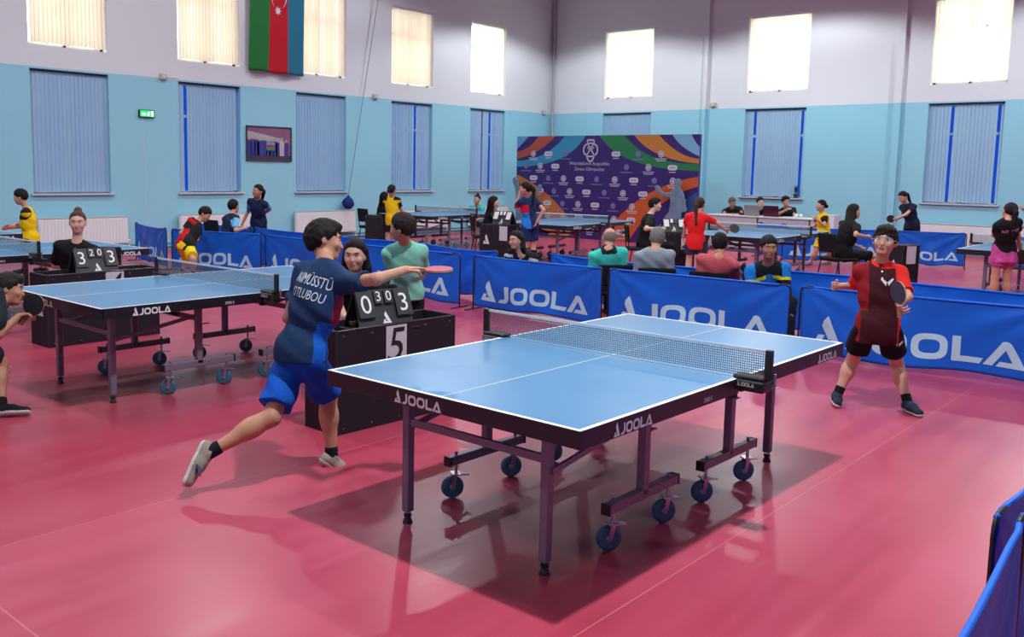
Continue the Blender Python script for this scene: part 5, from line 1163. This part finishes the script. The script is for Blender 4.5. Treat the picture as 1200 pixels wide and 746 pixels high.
JK = ["pel", "neck", "head"]+[k+s for s in "RL" for k in ("sh", "el", "wr", "hip", "kn", "an", "td")]
for k_ in list(POSES):
    r_ = POSES[k_]; d_ = {n_: tuple(r_[3*i:3*i+3]) for i, n_ in enumerate(JK)}
    d_.update(H=r_[-5], cy=r_[-4], py=r_[-3], hy=r_[-2], hp=r_[-1]); POSES[k_] = d_
# ------------------------------------------------------------------ the people in the hall
def loc_(P, f):
    q = P-f['pel']; T = float(np.linalg.norm(f['neck']-f['pel'])); return q@f['cr'], q@f['cf'], (q@f['up'])/T
def arm_(P, f, S_):
    sh, el = f['J']['sh'+S_], f['J']['el'+S_]; d = nrm(el-sh); q = P-sh; u = q@d; r = np.sqrt(np.maximum((q*q).sum(-1)-u*u, 0)); return u/np.linalg.norm(el-sh), r
def sleeves(P, f, u0=.12): 
    m = np.zeros(len(P), bool)
    for S_ in 'RL': u, r = arm_(P, f, S_); m |= (u > u0) & (r < .085)
    return m
def reg_server(P, f):
    x, y, t = loc_(P, f); r = np.zeros(len(P)); side = (x > .07) & (y > -.03) & (t < .72) & ~sleeves(P, f, .2)
    r[side] = 1; r[(x > .045+.30*np.maximum(0, .1-t)) & (y > -.075) & (t < .42)] = 2
    for S_ in 'RL': u, q = arm_(P, f, S_); r[(u > .70) & (q < .09) & (t > .1)] = 2
    return r
def reg_recv(P, f):
    x, y, t = loc_(P, f); r = np.full(len(P), 2.); fr = (y > -.02)
    r[fr & (x < .085)] = 1; r[fr & (t < .25)] = 1; r[(x < -.125-.0*t)] = 0; r[(x > .13)] = 2
    r[(t > .93) & (x < 0)] = 0
    u, q = arm_(P, f, 'L'); r[(u > .05) & (q < .085) & (x < -.10)] = 0; u, q = arm_(P, f, 'R'); r[(u > .1) & (q < .085) & (x > .12)] = 2; r[y < -.02] = 0
    return r
def reg_sleeve(P, f): r = np.zeros(len(P)); x, y, t = loc_(P, f); r[sleeves(P, f)] = 1; return r
def reg_yoke(P, f):
    x, y, t = loc_(P, f); r = np.zeros(len(P)); r[sleeves(P, f)] = 1; r[(t > .86) & (np.abs(x) > .07)] = 1; return r
def reg_redboy(P, f):
    x, y, t = loc_(P, f); r = np.zeros(len(P)); r[(x > .05) & (y < .04) & (t < .50)] = 1; u, q = arm_(P, f, 'R'); r[(u > -.1) & (u < .16) & (q < .09)] = 1; return r
def reg_sidepanel(P, f):
    x, y, t = loc_(P, f); r = np.zeros(len(P)); s = (x < -.07) & (t < .75); r[s] = 1; r[s & (t < .45)] = 2; return r
def reg_bluem(P, f):
    x, y, t = loc_(P, f); r = np.zeros(len(P)); ax = np.abs(x); s = t-(.90-1.0*(ax-.04)); r[(s > 0) & (ax < .13)] = 1; r[(np.abs(s+.03) < .035) & (ax > .035) & (ax < .16) & (y > 0)] = 2
    for S_ in 'RL':
        u, q = arm_(P, f, S_); r[(u > .42) & (q < .09)] = 1; r[(u > .34) & (u < .44) & (q < .09)] = 2
    return r
def reg_jacket(P, f):
    x, y, t = loc_(P, f); r = np.zeros(len(P))
    for S_ in 'RL':
        sh, el = f['J']['sh'+S_], f['J']['el'+S_]; d = nrm(el-sh); u, q = arm_(P, f, S_); n_ = np.cross(d, f['cf']); w = (P-sh)@f['cf']; r[(q < .10) & (np.abs(w-.03) < .018) & (u > -.3)] = 1
    r[(np.abs(x) < .006) & (y > 0)] = 1; return r
def reg_collarside(P, f):
    x, y, t = loc_(P, f); r = np.zeros(len(P)); r[(t > .985) & (np.abs(x) < .09)] = 1; r[(np.abs(x-.10) < .018) & (y < 0) & (t < .62)] = 1; return r
YEL, BLK = (236, 200, 20), (26, 26, 30)
J = POSES
# the boy hitting the ball at the near end
f = person('boy in navy shirt and bright blue shorts lunging across beside the near table', J['server'], h=.0062, skin_c=(190, 138, 112), hair='short_thick', hair_c=(28, 24, 24), sleeve=.66,
           shirt_mats=[cloth(26, 54, 92), cloth(150, 22, 62), cloth(16, 96, 205)], shirt_region=reg_server, hem=.015, bottom='shorts', bottom_c=(12, 84, 190), bottom_len=.82, shoe_c=(150, 140, 128), sock_c=(20, 22, 34),
           face=True, wrinkle=.0035, loose=.030, grip=((np.array([.62, -.70, .02]), np.array([.2, .2, -1])), None), hand_curl=(1.0, .6))
SRV = f
n_, cr_, up_, cf_ = f['neck'], f['cr'], f['up'], f['cf']
prt = mat('shirt_white_print', (.62, .68, .74), .7)
def arched(txt, size, cx, cy, bend):
    return [[(x+cx, y+cy-bend*(x*x)) for x, y in p] for p in text_polys(txt, size)]
project_decal([[(x*.80, y*1.45) for x, y in p] for p in text_polys('ANIMÜSSTÜ', .060)], 'back_lettering', prt, f['shirt'], n_-up_*.135-cf_*.05, cr_, up_, cf_, f['shirt'])
project_decal([[(x*.80, y*1.35) for x, y in p] for p in text_polys('MOTLUBOU', .056)], 'back_lettering', prt, f['shirt'], n_-up_*.215-cf_*.05, cr_, up_, cf_, f['shirt'])
w_ = f['J']['wrR']; d_ = nrm(np.array([.62, -.70, .02]))
bat('red table tennis bat swung by the boy in navy', w_+d_*.180, -d_, (-.08, -.06, 1.0), (.36, .04, .08), (.012, .011, .012))
# letter emblem on the rear shoe
sh_ = [o for o in kids(f['root']) if o.name.startswith('shoe')][1]
q = np.array(f['J']['anL'])+nrm(f['J']['td'+'L'])*.055
project_decal(text_polys('N', .075), 'shoe_emblem', mat('navy_shoe_print', (.03, .04, .12), .6), sh_, q+np.array([-.10, -.09, -.03]), (.66, -.75, 0), (.1, .1, .95), (.75, .66, -.1), sh_, off=.006)
# the boy receiving
up3 = nrm(np.array([-.05, .12, 1.]))
gd = nrm(np.array([-.55, -.25, -.25]))
f = person('boy with glasses in red and maroon polo waiting at the far table end', J['receiver'], h=.0062, skin_c=(205, 158, 136), hair='fringe', hair_c=(38, 30, 30), sleeve=.80,
           shirt_mats=[cloth(214, 38, 34), cloth(62, 16, 28), cloth(138, 26, 36)], shirt_region=reg_recv, hem=.14, collar=(222, 44, 34), bottom='shorts', bottom_c=(20, 20, 24), bottom_len=.66, shoe_c=(34, 46, 66), sock_c=(18, 18, 24),
           face=True, wrinkle=.003, loose=.030, grip=(None, (gd, np.array([.3, -.4, .3]))), hand_curl=(1.1, .9))
RCV = f
k = .075
BUTTERFLY = [[(0, .0), (-.5, .42), (-.62, .30), (-.42, .02), (-.30, -.12), (-.08, -.10)], [(0, 0), (.5, .42), (.66, .34), (.42, .02), (.30, -.12), (.06, -.10)], [(-.30, -.12), (-.08, -.10), (-.12, -.35)], [(.30, -.12), (.06, -.10), (.14, -.35)]]
project_decal(shift(BUTTERFLY, 0, 0, k), 'chest_emblem', prt, f['shirt'], f['neck']-f['up']*.135-f['cr']*.035+f['cf']*.2, -f['cr'], f['up'], -f['cf'], f['shirt'])
btn = mat('white_button', (.8, .8, .8), .4)
for q in (.055, .105):
    project_decal(disc(0, 0, .007), 'button', btn, f['shirt'], f['neck']-f['up']*q+f['cf']*.2, -f['cr'], f['up'], -f['cf'], f['shirt'], off=.006)
so = [o for o in kids(f['root']) if o.name.startswith('shorts')][0]
project_decal(shift(BUTTERFLY, 0, 0, .06), 'shorts_emblem', prt, so, np.array(f['J']['hipL'])*.35+np.array(f['J']['knL'])*.65+f['cf']*.2+np.array([0, 0, .07]), -f['cr'], np.array([0, 0, 1.]), -f['cf'], so)
# glasses
g = MB()
for s_ in (-1, 1):
    c = f['hc']+f['hf']*.104+f['hl']*.034*s_+f['hu']*.006; pts = []
    for i in range(25):
        t = 2*math.pi*i/24; pts.append(c+f['hl']*.025*math.cos(t)+f['hu']*.020*math.sin(t)-f['hf']*.006*abs(math.cos(t))*(1 if math.cos(t)*s_ > 0 else 0))
    g.tube(pts, .0018, 6); g.tube([c+f['hl']*.024*s_-f['hf']*.005, c+f['hl']*.050*s_-f['hf']*.022, c+f['hl']*.053*s_-f['hf']*.11], .0018, 6)
g.tube([f['hc']+f['hf']*.105+f['hl']*.010+f['hu']*.008, f['hc']+f['hf']*.108+f['hu']*.011, f['hc']+f['hf']*.105-f['hl']*.010+f['hu']*.008], .0018, 6)
gl = g.build('glasses', mat('pale_metal_frame', (.55, .56, .58), .3, metal=.5), f['root'], smooth=True, world=True)
g = MB()
for s_ in (-1, 1):
    c = f['hc']+f['hf']*.104+f['hl']*.034*s_+f['hu']*.006; g.add([c+f['hl']*.024*math.cos(2*math.pi*i/20)+f['hu']*.019*math.sin(2*math.pi*i/20) for i in range(20)], [tuple(range(20))])
g.build('lens', pane_mat('glasses_lens', (.93, .95, .97)), gl, world=False).location = -root_loc(gl)
bat('light edged bat held upright by the boy with glasses', f['J']['wrL']+gd*.065+up3*.115, -up3, (.80, -.60, .1), (.40, .28, .14), (.03, .04, .08))
# umpire at the box numbered 5
person('long haired girl in black shirt sitting behind the box numbered 5', J['umpire_w'], h=.0075, skin_c=(205, 160, 138), hair='long', hair_c=(24, 20, 22), shirt=(22, 22, 26), sleeve=.75, hem=.05, bottom='trousers', bottom_c=(22, 22, 26), face=True, hand_curl=(.9, .5))
make_chair('black chair of the girl behind the box numbered 5', .47, 2.55, 212-0)
person('boy in mint green shirt standing with his back to the camera', J['mint'], h=.008, skin_c=(200, 152, 128), hair='short', hair_c=(44, 36, 34), shirt=(128, 200, 180), sleeve=.72, hem=.06, bottom='trousers', bottom_c=(24, 24, 28), face=True)
person('woman with hair bun in black shirt sitting behind the left scorer box', J['umpire_b'], h=.0085, skin_c=(214, 168, 148), hair='bun', hair_c=(78, 56, 50), shirt=(20, 20, 24), sleeve=.85, hem=.05, fat=1.18, bottom='trousers', bottom_c=(22, 22, 26), face=True, hand_curl=(.9, .6))
make_chair('black chair of the woman with hair bun', .47, 6.80, 228)
dE = nrm(np.array([.75, -.55, .25]))
f = person('boy in dark shirt crouching with a bat at the left edge of the frame', J['edgeboy'], h=.007, skin_c=(186, 134, 108), hair='short_thick', hair_c=(34, 32, 34), shirt=(34, 46, 52), sleeve=.8, bottom='shorts', bottom_c=(30, 34, 60), bottom_len=.7, shoe_c=(22, 24, 30), sock_c=(22, 22, 26), face=True,
           grip=((dE, np.array([-.2, .2, -1.])), None), hand_curl=(.9, .5))
bat('black round bat held by the crouching boy at left', (-1.385+.01, 4.072, .724), f['J']['wrR']+dE*.05-np.array([-1.385, 4.072, .724]), (-.66, -.66, .25))
q = np.array(f['J']['anR']); st = MB()
# three pale stripes on the visible shoe
td = nrm(f['J']['tdR']); sd = nrm(np.cross(td, [0, 0, 1]))
for i in range(3): c = q+td*(.045+.025*i)+sd*.038; st.bar(c+np.array([0, 0, -.035]), c+np.array([0, 0, -.005])-td*.012-sd*.008, .004, .010, upv=sd)
sh = [o for o in kids(f['root']) if o.name.startswith('shoe')][0]; st.build('side_stripes', prt, sh, world=True)
f = person('boy in yellow and black shirt holding a red bat at the far left', J['yellowboy'], h=.011, skin_c=(200, 150, 125), hair='short', shirt_mats=[cloth(*YEL), cloth(*BLK)], shirt_region=reg_yoke, hem=.12, bottom='shorts', bottom_c=(26, 26, 30), shoe_c=(60, 60, 66))
bat('red bat held low by the boy in yellow at the far left', (1.545, 11.66, .775), (.6, -.5, .25), (-.3, -.3, .9), (.50, .03, .04))
f = person('boy in black and red shirt and yellow shorts bending forward with a bat', J['redboy'], h=.011, skin_c=(196, 148, 122), shirt_mats=[cloth(30, 30, 34), cloth(190, 24, 32)], shirt_region=reg_redboy, hem=.08, bottom='shorts', bottom_c=(238, 214, 20), shoe_c=(120, 120, 125))
bat('black bat held at the knee by the bending boy', (3.97, 10.423, .597), (-.35, .35, .6), (-.7, -.7, .1))
person('seated person in navy vest and light blue sleeves seen from behind', J['seatblue'], h=.012, shirt_mats=[cloth(28, 40, 66), cloth(110, 180, 220)], shirt_region=reg_sleeve, sleeve=.8, bottom='trousers', bottom_c=(30, 32, 44))
make_chair('black chair under the person in light blue sleeves', 4.72, 10.75, 0)
person('standing girl in navy shirt with light blue sleeves before the radiator', J['navygirl'], h=.011, skin_c=(180, 130, 106), hair='ponytail', shirt_mats=[cloth(28, 38, 78), cloth(82, 156, 205)], shirt_region=reg_sleeve, sleeve=.8, bottom='trousers', bottom_c=(20, 22, 34), face=False)
person('long haired girl in black beside the black chair at the side wall', J['ponychair'], h=.014, hair='long', shirt=(24, 24, 30), sleeve=.8, bottom='trousers', bottom_c=(24, 24, 28))
make_chair('black chair standing empty by the side wall left of the girls', 9.95, 12.75, -10)
person('girl in yellow shirt with black sleeves seen from behind at the far table', J['yellowgirl'], h=.012, hair='lowbun', shirt_mats=[cloth(*YEL), cloth(*BLK)], shirt_region=reg_yoke, hem=.14, bottom='shorts', bottom_c=(26, 26, 32))
person('girl in turquoise shirt at the far right end of the far table', J['cyan'], h=.013, hair='bun', shirt=(70, 190, 200), sleeve=.75, bottom='shorts', bottom_c=(30, 40, 90))
person('woman in black sitting with her hand at her chin', J['chinw'], h=.012, skin_c=(206, 160, 138), hair='long', shirt=(24, 24, 28), sleeve=.75, bottom='trousers', bottom_c=(24, 24, 28))
make_chair('black chair of the woman with her hand at her chin', 9.74, 9.25, -40)
person('girl in navy, red and blue shirt holding both hands to her face', J['pray'], h=.011, skin_c=(206, 158, 134), hair='ponytail', hair_c=(34, 24, 24), shirt_mats=[cloth(34, 46, 92), cloth(190, 30, 60), cloth(40, 130, 225)], shirt_region=reg_sidepanel, sleeve=.6, bottom='shorts', bottom_c=(28, 44, 96), shoe_c=(150, 150, 155))
G3 = 'black chairs of the spectators'
person('woman in black jacket with white stripes sitting behind the front barrier', J['jacket'], h=.009, skin_c=(196, 150, 130), hair='long', shirt_mats=[cloth(24, 24, 26), cloth(205, 205, 205)], shirt_region=reg_jacket, sleeve=1.5, bottom='trousers', bottom_c=(24, 24, 28), face=True, legs=True, shoe_c=(40, 40, 44))
person('balding man in turquoise shirt sitting with his back to the camera', J['teal'], h=.009, hair='bald', hair_c=(128, 118, 112), skin_c=(200, 148, 124), shirt_mats=[cloth(64, 206, 186), cloth(20, 40, 46)], shirt_region=reg_collarside, sleeve=.75, fat=1.05, bottom='trousers', bottom_c=(40, 44, 60))
person('grey haired man in grey shirt sitting with his back to the camera', J['grey'], h=.009, hair='short', hair_c=(120, 118, 118), skin_c=(200, 148, 124), shirt=(150, 164, 172), sleeve=.75, fat=1.05, bottom='trousers', bottom_c=(40, 44, 60))
person('dark haired man in salmon pink shirt sitting with his back to the camera', J['salmon'], h=.009, hair='short', skin_c=(190, 138, 114), shirt=(206, 92, 98), sleeve=.8, fat=1.05, bottom='trousers', bottom_c=(40, 44, 60))
person('man in blue shirt with yellow and black trim sitting facing the camera', J['bluem'], h=.0075, hair='short', hair_c=(34, 34, 38), skin_c=(172, 126, 106), shirt_mats=[cloth(30, 130, 215), cloth(22, 24, 34), cloth(232, 220, 40)], shirt_region=reg_bluem, sleeve=.75, fat=1.1, bottom='trousers', bottom_c=(30, 34, 44), face=True)
for lab, k, a in (('chair of the woman in the striped black jacket', 'jacket', 221), ('chair of the balding man in turquoise', 'teal', 50), ('chair of the grey haired man', 'grey', 35), ('chair of the man in salmon pink', 'salmon', 15), ('chair of the man in blue and yellow', 'bluem', 216)):
    p = J[k]['pel']; c = make_chair('black '+lab, p[0]-.06*math.cos(R(a)), p[1]-.06*math.sin(R(a)), a, G3)
    c.scale = (1, 1, .82 if k == 'jacket' else (p[2]-.065)/.465)
person('bearded man in black polo sitting behind the box numbered 2', J['polo'], h=.0105, hair='short_thick', skin_c=(214, 172, 150), shirt=(24, 24, 30), sleeve=.8, bottom='trousers', bottom_c=(24, 24, 28), face=False)
make_chair('black chair of the man in black polo', 9.85, 5.75, -50)
f = person('girl in red shirt and navy shorts with ponytail playing at the table before the desk', J['redgirl'], h=.0095, hair='ponytail', hair_c=(62, 44, 40), skin_c=(214, 166, 144), shirt=(232, 40, 44), sleeve=.7, hem=.16, bottom='shorts', bottom_c=(40, 48, 82), bottom_len=.62)
w_ = np.array(f['J']['wrR']); bat('black bat in the hand of the girl in red', (w_+np.array([.11, -.10, .02])).tolist(), (-.7, .65, -.1), (-.6, -.5, .5))
person('broad shouldered man in black shirt writing at the white desk', J['desk1'], h=.013, hair='short', hair_c=(96, 84, 80), skin_c=(170, 122, 100), shirt=(24, 24, 28), sleeve=.85, fat=1.25, bottom='trousers', bottom_c=(26, 26, 32))
person('woman in black behind the grey laptop at the white desk', J['desk2'], h=.013, hair='short', hair_c=(30, 26, 28), skin_c=(206, 162, 142), shirt=(26, 26, 30), sleeve=.8, bottom='trousers', bottom_c=(26, 26, 32))
person('dark haired man in black shirt at the right end of the desk', J['desk3'], h=.013, hair='short_thick', skin_c=(190, 144, 122), shirt=(26, 26, 30), sleeve=.8, bottom='trousers', bottom_c=(26, 26, 32))
for lab, k in (('black chair of the broad shouldered man at the desk', 'desk1'), ('black chair of the woman at the desk', 'desk2'), ('black chair at the right end of the desk', 'desk3')):
    make_chair(lab, J[k]['pel'][0]+.03, J[k]['pel'][1]+.03, 221, 'black chairs at the desk')
person('small girl in yellow and black dress walking at the back wall', J['walkgirl'], h=.011, hair='lowbun', skin_c=(206, 156, 134), shirt_mats=[cloth(*YEL), cloth(*BLK)], shirt_region=reg_sleeve, hem=.12, bottom='shorts', bottom_c=(238, 214, 20), shoe_c=(150, 150, 150), sock_c=(190, 190, 190))
person('woman with very long black hair sitting on a chair behind the boy with glasses', J['longhair'], h=.011, hair='long', skin_c=(206, 160, 138), shirt=(24, 24, 28), sleeve=.75, fat=1.15, bottom='trousers', bottom_c=(24, 24, 30))
make_chair('black chair of the woman with very long black hair', 10.80, 2.66, -30)
f = person('girl in dark navy shirt bending forward before the back wall', J['darkgirl'], h=.012, hair='ponytail', shirt=(32, 38, 58), sleeve=.6, skin_c=(206, 160, 138), bottom='shorts', bottom_c=(26, 28, 38))
w_ = np.array(f['J']['wrR']); bat('black bat of the girl bending before the back wall', (w_+np.array([-.09, .13, -.01])).tolist(), (.55, -.8, .05), (-.7, -.6, .1))
PNK = mat('pink_patterned_fabric', (.72, .08, .32), .8, .3, noise=.75, nscale=14)
f = person('girl in black shirt and pink patterned skirt seen from behind at right', J['pinkskirt'], h=.0085, hair='ponytail', hair_c=(26, 20, 22), skin_c=(206, 150, 124), shirt=(24, 24, 30), sleeve=.55, hem=.05, bottom='skirt', bottom_c=PNK, bottom_len=.55, shoe_c=(160, 160, 165))
project_decal(text_polys('NT  GYM', .055), 'back_lettering', mat('pink_print', (.75, .25, .45), .6), f['shirt'], f['neck']-f['up']*.13-f['cf']*.05, f['cr'], f['up'], f['cf'], f['shirt'])
w_ = np.array(f['J']['wrR']); bat('black bat of the girl in the pink skirt', (w_+np.array([.05, -.03, -.12])).tolist(), (-.2, .1, 1), (-.7, -.6, .1))
person('player mostly beyond the right frame edge with a raised forearm', J['edgegirl'], h=.013, hair='ponytail', skin_c=(196, 140, 112), shirt=(30, 36, 60), bottom='shorts', bottom_c=(26, 28, 38))
# grey athlete cut-outs before the backdrop
def cutout(label, caps, mat_):
    F = Field((15.72, 7.0, -.02), (15.85, 14.0, 2.2), .012); F.D[:] = .5
    for a, c, ra, rb in caps:
        F.cone((15.78, a[0], a[1]), (15.78, c[0], c[1]), ra, rb, .03)
    F.cut((15.768, 0, 0), (-1, 0, 0)); F.cut((15.792, 0, 0), (1, 0, 0))
    t = thing('athlete_cutout', label, 'cutout figure', (15.78, caps[0][0][0], 0), group='athlete cutouts before the backdrop')
    field_obj(F, 'figure_board', mat_, t, smooth_it=0)
    b = MB(); y = caps[0][0][0]; b.box((15.88, y, .010), (.20, .5, .02)); b.bar((15.80, y, .8), (15.95, y, .02), .04, .02); b.build('support_foot', M_STEEL2, t, world=True)
gm_ = mat('grey_blue_figure_print', (.16, .25, .36), .5, .4, noise=.55, nscale=5)
cutout('life size grey athlete figure with raised fist left of the girl in red', [((8.38, .05), (8.42, .55), .20, .20), ((8.42, .55), (8.36, .95), .20, .16), ((8.38, .95), (8.36, 1.25), .15, .17), ((8.36, 1.30), (8.33, 1.38), .06, .06), ((8.34, 1.50), (8.34, 1.54), .095, .09), ((8.45, 1.25), (8.70, 1.22), .055, .05), ((8.70, 1.22), (8.86, 1.33), .05, .045), ((8.86, 1.33), (8.90, 1.40), .06, .06),
       ((8.22, 1.22), (8.14, .90), .065, .055), ((8.14, .90), (8.46, .78), .055, .05), ((8.46, .78), (8.60, .70), .06, .05), ((8.42, .62), (8.70, .42), .14, .10), ((8.70, .42), (8.76, .05), .10, .08)], gm_)
cutout('life size grey athlete figure mostly hidden by the girl with raised hands', [((13.10, .05), (13.10, .75), .18, .17), ((13.10, .75), (13.12, 1.15), .16, .16), ((13.30, 1.42), (13.32, 1.48), .09, .09), ((13.2, 1.2), (13.28, 1.38), .10, .07), ((12.98, 1.15), (12.70, 1.10), .055, .05), ((12.70, 1.10), (12.50, 1.25), .05, .045), ((12.50, 1.25), (12.46, 1.33), .06, .065)], gm_)
